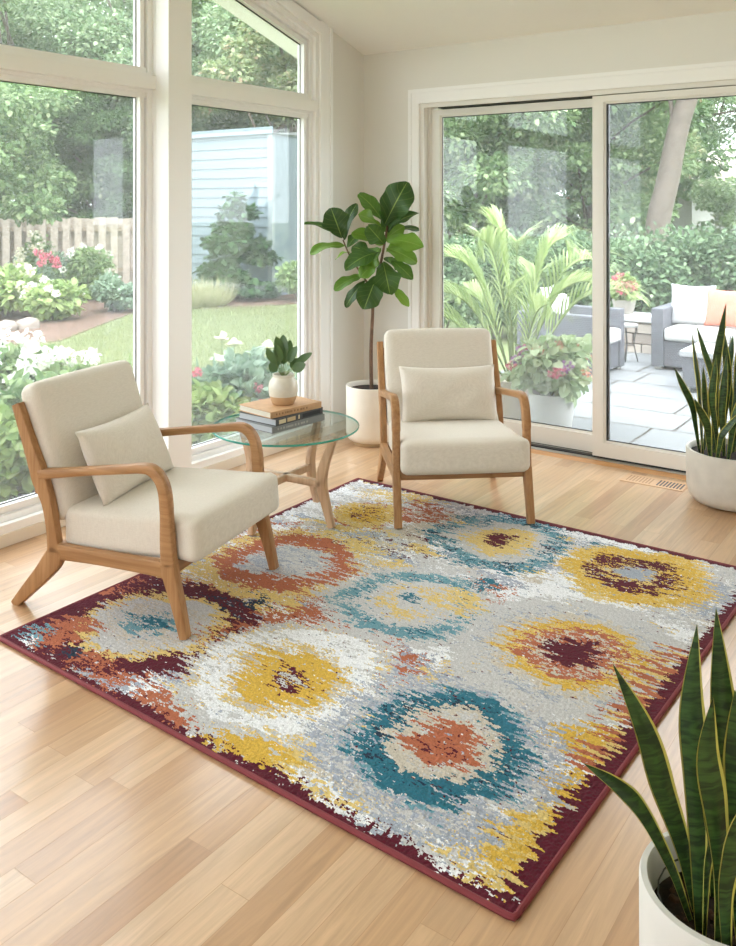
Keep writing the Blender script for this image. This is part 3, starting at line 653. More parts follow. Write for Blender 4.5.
def figmat():
    m, nt, b = newmat('fig_leaf'); g = N(nt, 'ShaderNodeNewGeometry'); u = N(nt, 'ShaderNodeUVMap'); sp = N(nt, 'ShaderNodeSeparateXYZ'); L(nt, u.outputs[0], sp.inputs[0])
    oi = N(nt, 'ShaderNodeObjectInfo'); r = N(nt, 'ShaderNodeValToRGB'); cr = r.color_ramp; cr.elements[0].color = lin('#2C4A1C'); cr.elements[1].color = lin('#7FA83C'); e = cr.elements.new(.5); e.color = lin('#456B26')
    L(nt, oi.outputs['Random'], r.inputs[0])
    def mth(op, a, bb=None, c=None):
        n = N(nt, 'ShaderNodeMath', operation=op)
        for i, v in enumerate((a, bb, c)):
            if v is None: continue
            if isinstance(v, (int, float)): n.inputs[i].default_value = v
            else: L(nt, v, n.inputs[i])
        return n.outputs[0]
    av = mth('ABSOLUTE', mth('SUBTRACT', sp.outputs[1], .5))
    mid = mth('LESS_THAN', av, .018)
    ph = mth('FRACT', mth('SUBTRACT', mth('MULTIPLY', sp.outputs[0], 7.0), mth('MULTIPLY', av, 3.4)))
    sd = mth('LESS_THAN', ph, .07); vein = mth('MAXIMUM', mth('MULTIPLY', mid, .8), mth('MULTIPLY', sd, .25))
    mx = N(nt, 'ShaderNodeMix', data_type='RGBA'); L(nt, vein, mx.inputs['Factor']); L(nt, r.outputs[0], mx.inputs['A']); mx.inputs['B'].default_value = lin('#93AE55')
    L(nt, mx.outputs['Result'], b.inputs['Base Color']); b.inputs['Roughness'].default_value = .38
    bp = N(nt, 'ShaderNodeBump', Strength=.5, Distance=.003); L(nt, mth('MULTIPLY', vein, -1.0), bp.inputs['Height']); L(nt, bp.outputs[0], b.inputs['Normal'])
    t = N(nt, 'ShaderNodeBsdfTranslucent'); L(nt, mx.outputs['Result'], t.inputs['Color']); ms = N(nt, 'ShaderNodeMixShader'); ms.inputs[0].default_value = .3
    L(nt, b.outputs[0], ms.inputs[1]); L(nt, t.outputs[0], ms.inputs[2]); L(nt, ms.outputs[0], nt.nodes['Material Output'].inputs['Surface']); return m
M['fig'] = figmat()
def figp(u):
    if u >= 1: return .12
    return max(.05, math.sin(PI*min(1, u**1.08))**.55)*(.62+.38/(1+math.exp(-(u-.42)*12)))
# (base px, tip px, depth offset at base, at tip, width m, view-facing share)
FL = [((384, 226), (407, 182), 0, -.05, .150, .95), ((383, 222), (359, 193), .02, .06, .085, .7), ((388, 232), (418, 212), 0, -.05, .085, .6), ((384, 232), (396, 206), .03, -.02, .105, .7),
      ((380, 228), (359, 214), -.02, -.08, .100, .6), ((342, 238), (331, 208), -.10, -.12, .125, .95), ((344, 240), (356, 203), -.05, -.02, .070, .3), ((341, 237), (305, 222), -.08, -.14, .060, .5),
      ((345, 246), (310, 252), -.08, -.16, .075, .5), ((384, 244), (368, 226), -.05, -.14, .095, .9), ((383, 245), (352, 232), -.02, -.04, .080, .7), ((386, 240), (423, 246), .0, -.10, .095, .8),
      ((385, 236), (419, 228), .04, .08, .07, .6), ((380, 252), (345, 268), -.08, -.20, .105, .7), ((388, 258), (413, 279), -.02, -.05, .065, .7), ((383, 262), (390, 294), -.06, -.16, .125, .95),
      ((377, 276), (364, 309), -.05, -.12, .120, .95), ((362, 276), (334, 289), -.02, -.10, .065, .6), ((366, 280), (345, 307), .02, .02, .055, .7), ((392, 286), (409, 306), .0, -.06, .045, .7),
      ((380, 248), (371, 262), .02, .10, .10, .8), ((372, 256), (352, 246), .08, .14, .08, .6), ((384, 258), (399, 268), .06, .14, .06, .7), ((378, 262), (360, 277), -.04, -.1, .075, .85),
      ((386, 250), (404, 258), -.02, .04, .06, .6), ((350, 252), (335, 259), .0, .05, .035, .5), ((376, 268), (395, 277), .05, .10, .07, .8), ((386, 248), (417, 262), -.05, -.10, .085, .75), ((384, 240), (404, 226), .02, .0, .075, .8), ((372, 262), (352, 255), .02, .05, .075, .8), ((386, 252), (406, 244), .05, .08, .085, .8), ((378, 258), (362, 266), -.10, -.16, .08, .9), ((347, 248), (361, 232), .05, .10, .06, .7), ((388, 228), (412, 198), .05, .08, .07, .7)]
towards = -(Vector((FW[0], FW[1], 0)))
for (bp_, tp_, d0, d1, w, vf) in FL:
    B = at_d(*bp_, FD+d0); T = at_d(*tp_, FD+d1)
    up = (towards*vf+Vector((0, 0, 1))*(1-vf)*1.6+Vector((random.uniform(-.25, .25), random.uniform(-.2, .2), random.uniform(0, .3)))).normalized()
    b = leaf_mb(B, T, up, w*1.45, figp, n=18, m=4, fold=.18, droop=.05, wave=.09, curl=.10, lobes=.07)
    o = b.build('leaf', M['fig'], fg, auto=0); give_uv(o, 18, 4)
# ------------------------------------------------------------------ snake plants
def snakemat(name, c1, c2):
    m, nt, b = newmat(name); tc = N(nt, 'ShaderNodeTexCoord'); mp = N(nt, 'ShaderNodeMapping'); mp.inputs['Scale'].default_value = (14, 14, 70); L(nt, tc.outputs['Object'], mp.inputs['Vector'])
    n = N(nt, 'ShaderNodeTexNoise', Scale=1.0, Detail=4.0, Distortion=1.6); L(nt, mp.outputs[0], n.inputs['Vector'])
    r = N(nt, 'ShaderNodeValToRGB'); r.color_ramp.elements[0].position = .40; r.color_ramp.elements[1].position = .62; r.color_ramp.elements[0].color = lin(c1); r.color_ramp.elements[1].color = lin(c2)
    L(nt, n.outputs['Fac'], r.inputs[0]); L(nt, r.outputs[0], b.inputs['Base Color']); b.inputs['Roughness'].default_value = .42; return m
M['snake'] = snakemat('snake_leaf', '#1E3418', '#3F5F2C'); M['margin'] = plain('leaf_margin', '#B7B052', .45)
def snake_leaf(pts, width, facing, parent, twist=0, n=16, tipf=1.0):
    """thick strap leaf along a curve, yellow margins"""
    C3 = catmull([tuple(p) for p in pts], 7); k = len(C3); b = MB(); f = Vector(facing).normalized(); cr = [(-1, .0), (-.83, .10), (-.4, .04), (0, -.03), (.4, .04), (.83, .10), (1, .0), (.83, .19), (0, .16), (-.83, .19)]
    nc = len(cr)
    for i, p in enumerate(C3):
        u = i/(k-1); p = Vector(p); t = (Vector(C3[min(i+1, k-1)])-Vector(C3[max(i-1, 0)])).normalized()
        ang = twist*u; fr = (f-t*f.dot(t)).normalized(); s = t.cross(fr)
        s2 = s*math.cos(ang)+fr*math.sin(ang); f2 = fr*math.cos(ang)-s*math.sin(ang)
        w = width/2*.94*(.30+.70*min(1, (u/.55))**.9)*(1 if u < .60 else max(.015, (1-((u-.60)/.40)**1.7)))
        for (a, c) in cr: b.v.append(tuple(p+s2*a*w+f2*(-c)*min(w, .03)*1.4))
    for i in range(k-1):
        for j in range(nc):
            j2 = (j+1) % nc; b.f.append((i*nc+j, i*nc+j2, (i+1)*nc+j2, (i+1)*nc+j)); b.m.append(1 if j in (0, 5, 6, 9) else 0); b.sm.append(True)
    b.f += [tuple(range(nc)), tuple((k-1)*nc+q for q in range(nc))]; b.m += [0, 0]; b.sm += [False, False]
    return b.build('leaf', [M['snake'], M['margin']], parent, auto=50)
def snake_pot(name, label, c, r, h, prof, potmat, parts_extra=None):
    t = thing(name, label, 'potted plant', (c[0], c[1], 0)); MB().lathe(prof, c[0], c[1], n=72).build('pot', potmat, t)
    return t
# far one, beside the sliding door
cx_, cy_ = 2.484, -.276
sp1 = snake_pot('snake_plant', 'yellow-edged snake plant in a round concrete pot beside the sliding door', (cx_, cy_), 0, 0,
    [(0, 0), (.150, 0), (.185, .012), (.208, .040), (.218, .085), (.220, .262), (.217, .268), (.206, .268), (.203, .262), (.203, .235), (0, .235)], M['concrete'])
MB().lathe([(0, .242), (.1, .243), (.204, .238)], cx_, cy_, n=40).build('soil', M['soil'], sp1)
D1 = (Vector((cx_, cy_))-Vector(CAM[:2])).dot(Vector(FW))
LV1 = [((700, 454), (692, 405), (674, 367), .0, .035), ((703, 450), (699, 385), (692, 333), -.02, .045), ((708, 456), (707, 425), (694, 398), -.10, .040), ((714, 452), (713, 380), (696, 324), .02, .035), ((716, 450), (716, 370), (726, 303), .04, .048),
       ((722, 452), (728, 380), (724, 330), .05, .040), ((712, 456), (706, 410), (703, 365), -.08, .036), ((719, 456), (712, 400), (716, 355), -.06, .036), ((724, 456), (722, 410), (727, 352), -.04, .038), ((730, 452), (738, 390), (741, 322), .02, .048),
       ((733, 456), (745, 400), (760, 345), .03, .045), ((728, 458), (734, 420), (748, 380), -.10, .040), ((716, 460), (722, 435), (742, 410), -.12, .036), ((709, 452), (718, 420), (713, 380), .06, .035), ((738, 450), (742, 390), (737, 350), .08, .04),
       ((745, 455), (760, 400), (772, 350), .0, .045), ((750, 452), (752, 380), (755, 315), .06, .045), ((740, 460), (752, 425), (768, 395), -.08, .04), ((704, 448), (710, 400), (722, 372), .08, .034), ((735, 448), (728, 370), (733, 335), .1, .04)]
for i, (a, b_, c_, dd, w) in enumerate(LV1):
    P0 = at_d(a[0], a[1], D1+dd); r0 = (P0.to_2d()-Vector((cx_, cy_))); 
    if r0.length > .17: r0 = r0.normalized()*.17
    P0 = Vector((cx_+r0.x, cy_+r0.y, .236)); P1 = at_d(*b_, D1+dd*1.2); P2 = at_d(*c_, D1+dd*1.5)
    snake_leaf([P0, P0.lerp(P1, .5)+Vector((0, 0, .01)), P1, P1.lerp(P2, .55), P2], w*1.12, Vector((-FW[0], -FW[1], 0))+Vector((random.uniform(-.8, .8), random.uniform(-.5, .5), .1)), sp1, random.uniform(-.7, .7))
# near one, right foreground
px_, py_ = 3.186, -3.404
sp2 = snake_pot('snake_plant', 'large yellow-edged snake plant in a pale pot in the right foreground', (px_, py_), 0, 0,
    [(0, 0), (.122, 0), (.134, .006), (.142, .030), (.143, .352), (.140, .359), (.130, .360), (.126, .354), (.124, .30), (.124, .28), (0, .28)], M['fpot'])
MB().lathe([(0, .296), (.06, .300), (.1242, .292)], px_, py_, n=40).build('soil', M['soil'], sp2)
bits = MB()
for i in range(160):
    a = random.random()*6.28; r = math.sqrt(random.random())*.115; s = random.uniform(.003, .009); z = .298-r*.04
    bits.lathe([(0, z), (s, z+s*.3), (s*.6, z+s*.9), (0, z+s)], px_+r*math.cos(a), py_+r*math.sin(a), n=5, smooth=False)
tag(bits.build('bark_chips', plain('bark_chips', '#452E22', .9, var=.5, vscale=60), sp2), kind='stuff')
MB().tube([(px_+.112*math.cos(a+.25), py_+.112*math.sin(a+.25), .328) for a in np.linspace(2.2, 4.4, 9)], .0016, 5).build('nursery_pot_rim', plain('black_plastic', '#3A3D3C', .4), sp2)
D2 = (Vector((px_, py_))-Vector(CAM[:2])).dot(Vector(FW))
LV2 = [((692, 906), [(672, 868), (643, 812), (618, 786), (583, 763)], .0, .020, .033, .5, -.2), ((697, 900), [(684, 850), (664, 790), (645, 730), (613, 664)], .02, -.02, .050, .2, 0), ((700, 905), [(698, 840), (695, 760), (692, 700), (697, 624)], -.02, .05, .053, .0, .0),
       ((715, 900), [(716, 840), (728, 760), (722, 690), (716, 608)], .05, .08, .056, .0, .0), ((718, 930), [(722, 880), (716, 810), (708, 755), (713, 697)], -.07, -.10, .050, .5, .5), ((742, 930), [(738, 860), (740, 790), (738, 740), (735, 690)], -.05, -.05, .055, -.3, -.2),
       ((704, 912), [(708, 870), (714, 840), (709, 805), (712, 788)], -.05, -.02, .030, .8, .6), ((690, 902), [(693, 880), (694, 850), (697, 830), (700, 800)], .03, .03, .022, .6, 0), ((750, 920), [(752, 850), (756, 770), (760, 700), (756, 640)], .03, .05, .055, .2, 0),
       ((735, 900), [(736, 850), (744, 790), (748, 720), (744, 660)], .08, .1, .05, 0, .3), ((728, 940), [(726, 900), (733, 860), (745, 820), (765, 790)], -.09, -.12, .045, .2, 0)]
for (bp_, mids, d0, d1, w, fa, tw) in LV2:
    P0 = at_d(*bp_, D2+d0); v0 = P0.to_2d()-Vector((px_, py_))
    if v0.length > .105: v0 = v0.normalized()*.105
    P0 = Vector((px_+v0.x, py_+v0.y, .294)); n_ = len(mids)
    pts = [P0]+[at_d(q[0], q[1], D2+d0+(d1-d0)*(i+1)/n_) for i, q in enumerate(mids)]
    snake_leaf(pts, w, Vector((-FW[0], -FW[1], .25))+Vector((RT[0], RT[1], 0))*fa, sp2, tw)
#OUTDOOR#
# ------------------------------------------------------------------ outdoors: leaf clouds
TQ = (np.array([(0, 0, 0), (.5, .42, .05), (1, 0, 0), (.5, -.42, .05)]), np.array([(0, 1, 2, 3)]))
TF = (np.array([(0, 0, 0), (.3, .34, .12), (.72, .30, .08), (1, 0, -.06), (.72, -.30, .08), (.3, -.34, .12)]), np.array([(0, 1, 2, 3), (0, 3, 4, 5)]))
TS = (np.array([(0, .05, 0), (0, -.05, 0), (.35, .075, .16), (.35, -.075, .16), (.7, .05, .16), (.7, -.05, .16), (1, .006, -.02), (1, -.006, -.02)]), np.array([(0, 1, 3, 2), (2, 3, 5, 4), (4, 5, 7, 6)]))
TG = (np.array([(0, .02, 0), (0, -.02, 0), (.5, .014, .10), (.5, -.014, .10), (1, .002, -.02), (1, -.002, -.02)]), np.array([(0, 1, 3, 2), (2, 3, 5, 4)]))
def nrmz(a): return a/np.maximum(np.linalg.norm(a, axis=-1, keepdims=True), 1e-9)
def leaves(name, mat, parent, P, D, NN, S, T, org=None):
    tv, tf = T; D = nrmz(D); NN = NN-D*(NN*D).sum(-1, keepdims=True); NN = nrmz(NN); W = np.cross(NN, D)
    V = P[:, None, :]+S[:, None, None]*(tv[None, :, 0:1]*D[:, None, :]+tv[None, :, 1:2]*W[:, None, :]+tv[None, :, 2:3]*NN[:, None, :])
    F = tf[None]+(np.arange(len(P))*len(tv))[:, None, None]
    if org is not None: V = V-np.array(org)
    me = bpy.data.meshes.new(name); quads(me, V.reshape(-1, 3), F.reshape(-1, 4)); me.materials.append(mat)
    o = bpy.data.objects.new(name, me); COL.objects.link(o)
    if parent: o.parent = parent
    return o
def rdir(n): return nrmz(rng.normal(size=(n, 3)))
def cloud(blobs, n, size, up=.5, shell=.75, rnd=.8):
    """positions and directions of n leaves over a set of ellipsoids (cx,cy,cz,rx,ry,rz)"""
    B = np.array(blobs, float); vol = (B[:, 3]*B[:, 4]*B[:, 5])**(2/3); k = rng.choice(len(B), n, p=vol/vol.sum()); d = rdir(n)
    r = (shell+(1-shell)*rng.random(n))[:, None]*np.where(rng.random((n, 1)) < .8, 1, rng.random((n, 1)))
    P = B[k, :3]+d*r*B[k, 3:6]; Dd = d+rdir(n)*rnd+np.array((0, 0, -.15)); NN = d*.6+np.array((0, 0, up))+rdir(n)*.35
    return P, Dd, NN, size*rng.uniform(.6, 1.25, n)
G = -.25; PZ = -.12
M['lawn'] = plain('lawn_soil', '#7E8A5C', .95, var=.12, vscale=3)
M['mulch'] = plain('bark_mulch', '#6E574A', .95, bump=1, bscale=30, var=.6, vscale=16)
o = MB().box(-60, 60, -40, 60, G-.3, G).build('lawn', M['lawn']); tag(o, 'green lawn reaching back to the flower beds', kind='structure')
def bed(pts, label, z0=G-.05, z1=G+.02, name='flower_bed'):
    o = MB().prism([tuple(p) for p in pts], 'z', z0, z1).build(name, M['mulch']); tag(o, label, kind='structure')
def gp(px, py, z=G): v = at_z(px, py, z); return (v.x, v.y)
def gd(px, d): v = at_d(px, 205, d); return (v.x, v.y)
bed([gp(-60, 352), gp(20, 345), gp(60, 342), gp(90, 330), gp(137, 312), gp(190, 309), gp(240, 309), gp(310, 303), gd(330, 30), gd(-150, 30), gd(-150, 9)], 'mulched flower bed along the back of the lawn')
bed([(-.32, -7), (-2.0, -7), (-1.9, -1.4), (-1.5, .4), (-.32, .4)], 'planting bed under the tall windows')
def paver():
    m, nt, b = newmat('flagstone'); g = N(nt, 'ShaderNodeNewGeometry'); mp = N(nt, 'ShaderNodeMapping'); L(nt, g.outputs['Position'], mp.inputs['Vector']); mp.inputs['Location'].default_value = (.2, .12, 0)
    mp.inputs['Rotation'].default_value = (0, 0, 0)
    br = N(nt, 'ShaderNodeTexBrick', Scale=1.0); br.offset = .37; br.squash = .7; br.squash_frequency = 2; br.inputs['Brick Width'].default_value = .95; br.inputs['Row Height'].default_value = .52; br.inputs['Mortar Size'].default_value = .012
    br.inputs['Color1'].default_value = lin('#8D9092'); br.inputs['Color2'].default_value = lin('#808385'); br.inputs['Mortar'].default_value = lin('#453F37'); br.inputs['Mortar Smooth'].default_value = .2
    L(nt, mp.outputs[0], br.inputs['Vector']); L(nt, br.outputs['Color'], b.inputs['Base Color']); b.inputs['Roughness'].default_value = .75; return m
o = MB().box(-.35, 9, .16, 4.62, G-.1, PZ).build('patio', paver()); tag(o, 'pale flagstone patio outside the sliding door', kind='structure')
M['f1'] = leafmat('tree_leaf', '#55754A', '#9DB482', .5, .4, '#CBD6AC'); M['f2'] = leafmat('deep_tree_leaf', '#3B5A3A', '#76935F', .5, .35); M['f3'] = leafmat('pale_tree_leaf', '#72906A', '#B2C49E', .5, .4, '#D8E0C4')
M['f4'] = leafmat('autumn_tinged_leaf', '#7A9264', '#BEC59A', .5, .4, '#DAB49C'); M['trunk'] = plain('tree_bark', '#6E645C', .9, bump=1, bscale=18, var=.2, vscale=9)
def make_tree(name, label, loc, h, cr, mat, n=9000, leaf=.17, base=.12, seed=0, lean=0, trunk_r=.14):
    r = np.random.default_rng(seed); t = thing(name, label, 'tree', loc, 0, 'garden trees')
    bl = []
    zc = h*(.5+base/2); rz = h*(.5-base/2)
    for k in range(46):
        d = nrmz(r.normal(size=3)); q = r.random()**.45; p = d*q*np.array((cr, cr, rz)); s = r.uniform(.28, .48)*cr*.62; bl.append((p[0], p[1], zc+p[2], s*1.25, s*1.25, s*.62))
    P, Dd, NN, S = cloud(bl, n, leaf, up=.9, shell=.55)
    leaves('foliage', mat, t, P, Dd, NN, S, TF)
    tr_ = MB(); tr_.tube([(0, 0, -.1), (lean*.1, 0, h*.3), (lean*.2, .05, h*.62)], [trunk_r, trunk_r*.75, trunk_r*.3], 9)
    for k in range(0, 12):
        b_ = bl[k]; z = h*(.15+.04*k); tr_.tube([(lean*.1, 0, z), ((b_[0])*.5, b_[1]*.5, (z+b_[2])/2+.1), (b_[0], b_[1], b_[2])], [trunk_r*.4, trunk_r*.25, .02], 6)
    tr_.build('trunk', M['trunk'], t, True); return t
def copy_tree(src, label, loc, rz, sc=1.0):
    c = src.copy(); COL.objects.link(c); c.location = loc; c.rotation_euler = (0, 0, rz); c.scale = (sc,)*3; c['label'] = label
    for ch in list(src.children):
        k = ch.copy(); COL.objects.link(k); k.parent = c
    return c
def T3(px, d, z=G): x, y = gd(px, d); return (x, y, z)
ta = make_tree('broadleaf_tree', 'tall bright green tree rising behind the fence at far left', T3(20, 21), 8.6, 3.0, M['f1'], 34000, .125, .06, 1)
tb_ = make_tree('broadleaf_tree', 'pale leafy tree behind the fence, right of the bright green one', T3(120, 24), 9.2, 3.2, M['f3'], 34000, .13, .06, 2)
tc_ = make_tree('broadleaf_tree', 'deep green tree behind the pale siding', T3(215, 27), 10, 3.2, M['f2'], 34000, .15, .05, 3)
td_ = make_tree('broadleaf_tree', 'green tree with rusty tips right of the pale siding', T3(292, 20.5), 7.4, 2.2, M['f4'], 24000, .12, .03, 4)
te_ = make_tree('broadleaf_tree', 'low branching tree whose leaves hang over the fence at left', T3(-32, 15.2), 4.9, 1.9, M['f1'], 17000, .11, .18, 5, trunk_r=.08)
copy_tree(tc_, 'dark tree filling the gap between the fence trees', T3(70, 30), 1.3, 1.05); copy_tree(tb_, 'pale leafy tree far left beyond the fence', T3(-110, 24), 2.1)
copy_tree(ta, 'bright green tree further left beyond the fence', T3(-230, 22), 3.1); copy_tree(tc_, 'deep green tree at the far left edge of the garden', T3(-330, 26), .4, 1.1)
copy_tree(tb_, 'pale tree hidden behind the post between the windows', T3(165, 22), 4.0, .95); copy_tree(ta, 'bright green tree above the pale siding', T3(250, 23.5), 5.0, 1.0)
copy_tree(ta, 'green tree behind the room corner', T3(365, 22), .9, 1.0); copy_tree(tc_, 'deep green tree left behind the potted palm', T3(450, 17.5), 2.0, .85)
copy_tree(ta, 'bright green tree behind the potted palm', T3(520, 19), 4.4, .9); copy_tree(tc_, 'deep green tree behind the outdoor armchair', T3(585, 20), 3.6, .95)
copy_tree(td_, 'bushy tree left of the leaning trunk', T3(612, 18), 1.1, .85); copy_tree(tb_, 'pale green tree far behind the leaning trunk', T3(690, 31), 1.0, .95)
copy_tree(te_, 'low tree right of the leaning trunk, before the neighbouring house', T3(745, 16.5), 2.0, .52); copy_tree(tc_, 'deep green tree beyond the right side of the patio', T3(905, 22), .2, .9)
copy_tree(ta, 'bright green tree past the right end of the patio', T3(1000, 20), 5.2, .85); copy_tree(te_, 'small tree before the deep green ones left of the palm', T3(475, 14.5), 3.9, .9)
copy_tree(te_, 'small tree behind the hedge, left of the leaning trunk', T3(590, 15.5), .7, .95)
copy_tree(tc_, 'low dark tree right behind the fence boards at left', T3(95, 20.5), 2.5, .48); copy_tree(tc_, 'low dark tree behind the fence next to the window stile', T3(145, 20), 4.1, .5)
copy_tree(tc_, 'low dark tree behind the fence at the left picture edge', T3(30, 20.6), .9, .46); copy_tree(tc_, 'low dark tree between the hedge and the tall trees behind the palm', T3(500, 15.5), 3.3, .42)
# the big leaning trunk
o = MB(); tp = [at_d(655, 250, 13.5)+Vector((0, 0, -2)), at_d(657, 232, 13.5), at_d(668, 180, 13.5), at_d(678, 130, 13.5), at_d(692, 85, 13.5), at_d(712, 20, 13.5)]
lt = thing('leaning_tree', 'old tree with a thick bare grey trunk leaning right behind the hedge', 'tree', (tp[0].x, tp[0].y, G)); tp[0].z = G-.05
o.tube(catmull([tuple(p) for p in tp], 5), list(np.linspace(.20, .135, 26)), 12)
o.build('trunk', M['trunk'], lt)
o = MB(); o.tube(catmull([tuple(at_d(664, 190, 13.5)), tuple(at_d(671, 140, 13.6)), tuple(at_d(670, 100, 13.6)), tuple(at_d(655, 92, 13.6)), tuple(at_d(600, 98, 13.8))], 5), .035, 8); o.build('branch', M['trunk'], lt)
bl = []
for (a, b_, dd, r_) in ((618, 92, 14.6, .7), (595, 110, 14.6, .8), (700, 10, 13.8, 1.2), (755, 40, 14, 1.1), (640, 30, 14.2, 1.1), (590, 50, 14, 1.2)):
    p = at_d(a, b_, dd)
    for k in range(5): q = rdir(1)[0]*r_*.6; bl.append((p.x+q[0], p.y+q[1], p.z+q[2]*.7, r_*.5, r_*.5, r_*.25))
P, Dd, NN, S = cloud(bl, 3600, .15, up=.9, shell=.5); leaves('foliage', M['f2'], lt, P, Dd, NN, S, TF, lt.location)
# fence
fw0 = at_d(-260, 205, 18.3); fw1 = at_d(192, 205, 18.3); fdir = (fw1-fw0); fl = fdir.length; fa = math.atan2(fdir.y, fdir.x)
fn = thing('wooden_fence', 'weathered grey board fence at the back of the garden', 'fence', (fw0.x, fw0.y, G), fa)
m = MB(); i = 0; x = 0
while x < fl:
    yy = -.05 if i % 2 == 0 else .05; m.box(x, x+.15, yy-.01, yy+.01, .05, 1.48+random.uniform(-.02, .02)); x += .125; i += 1
m.build('boards', plain('weathered_cedar', '#B3A79A', .9, var=.2, vscale=12, bump=.3, bscale=40), fn, True)
for z in (.35, 1.2): MB().box(0, fl, -.038, .038, z, z+.09).build('rail', plain('rail_cedar', '#9A8C7D', .9), fn, True)
for k in range(6): MB().box(k*fl/5-.05, k*fl/5+.05, .06, .16, 0, 1.45).build('post', plain('post_cedar', '#94877A', .9), fn, True)
# pale building with lap siding behind the garden
s0 = at_d(196, 205, 17.8); s1 = at_d(273, 205, 16.6); sd = s1-s0; sl = sd.length+1.6; sa = math.atan2(sd.y, sd.x); sdn = sd.normalized(); s0 = s1-sdn*sl
sh = thing('garden_building', 'pale blue-grey building with lap siding behind the dark layered shrub', 'building', (s0.x, s0.y, G), sa)
m = MB(); z = 0
while z < 3.1: m.prism([(-.03, z), (.0, z), (0, z+.20), (-.008, z+.20)], 'x', 0, sl); z += .19
m.box(0, sl, 0, 2.4, 0, 3.1); m.build('siding', plain('pale_siding', '#7D8D95', .7), sh, True)
MB().box(sl-.09, sl+.015, -.045, .03, 0, 3.1).build('corner_board', plain('corner_paint', '#9FA9AD', .7), sh, True)
MB().prism([(-.10, 3.1), (2.5, 3.1), (1.2, 3.22)], 'x', -.1, sl+.06).build('roof', plain('light_roof', '#8E9494', .8), sh, True)
# bushes and border plants
M['b1'] = leafmat('fresh_leaf', '#62824F', '#A5BB84', .45, .35, '#D2DDB4'); M['b2'] = leafmat('grey_green_leaf', '#6A866C', '#A5BAA2', .55, .35); M['b3'] = leafmat('dark_shrub_leaf', '#27452A', '#54784A', .5, .25)
M['b4'] = leafmat('bright_leaf', '#7C9A56', '#BCCC8C', .45, .4); M['b5'] = leafmat('hedge_leaf', '#4D6C4B', '#8CA57E', .5, .3, '#B4C4A2'); M['cream'] = leafmat('cream_petal', '#EDE9D2', '#FBF6E6', .7, .4); M['pinkp'] = leafmat('pink_petal', '#D2607C', '#F09AA8', .6, .4)
M['whitep'] = leafmat('white_petal', '#EEF0E2', '#FFFFFA', .7, .4); M['grassy'] = leafmat('feathery_grass', '#A8AC80', '#D2CFB0', .7, .5); M['purp'] = leafmat('purple_petal', '#7D4A86', '#B580B4', .6, .4); M['redp'] = leafmat('red_petal', '#C25A70', '#E894A0', .6, .4)
def bush(name, label, cat, px, py, z0, w, h, n, leaf, mat, T=TF, d=None, depth=None, blobs=9, tiers=0, blooms=None, group=None, seed=0, up=.6, kind=None, loc=None):
    """ellipsoidal shrub standing at the ground point seen at (px, py)"""
    global rng
    sv = rng; rng = np.random.default_rng(seed+int(abs(px)*7+py)); p = Vector(loc) if loc else (at_z(px, py, z0) if d is None else Vector((*gd(px, d), z0)))
    t = thing(name, label, cat, (p.x, p.y, z0), 0, group); dp = depth or w
    bl = []
    for k in range(blobs):
        q = rdir(1)[0]*rng.random()**.4; bl.append((q[0]*w*.30, q[1]*dp*.30, h*.52+q[2]*h*.26, w*.26, dp*.26, h*.25))
    if tiers:
        bl = []
        for k in range(tiers):
            u = k/(tiers-1); z = h*(.14+.80*u); rr_ = w*.5*(1-.55*u)*rng.uniform(.8, 1.15)
            for q in range(4 if u < .9 else 1): a = rng.random()*6.28; e = rr_*rng.uniform(.45, .85); bl.append((e*math.cos(a), e*math.sin(a), z+rng.uniform(-.04, .04), rr_*.55, rr_*.42, h*.038))
    P, Dd, NN, S = cloud(bl, n, leaf, up=up, shell=.5); ok = P[:, 2] > .01; P, Dd, NN, S = P[ok], Dd[ok], NN[ok], S[ok]
    leaves('foliage', mat, t, P, Dd, NN, S, T)
    st = MB()
    for k in range(7): b_ = bl[k % len(bl)]; st.tube([(b_[0]*.15, b_[1]*.15, -.02), (b_[0]*.6, b_[1]*.6, b_[2]*.55), (b_[0], b_[1], b_[2])], [.012, .009, .005], 5)
    st.build('stems', M['trunk'], t, True)
    if blooms:
        cnt, r_, bm, nm = blooms
        for k in range(cnt):
            dd = rdir(1)[0]; dd[2] = abs(dd[2]); dd = dd/np.linalg.norm(dd); c = np.array((dd[0]*w*.48, dd[1]*dp*.48, h*.5+dd[2]*h*.5)); 
            P, Dd, NN, S = cloud([(c[0], c[1], c[2], r_, r_, r_*.7)], 46, r_*.75, up=.3, shell=.8, rnd=.9); leaves(nm, bm, t, P, Dd, NN, S, TF)
    rng = sv; return t
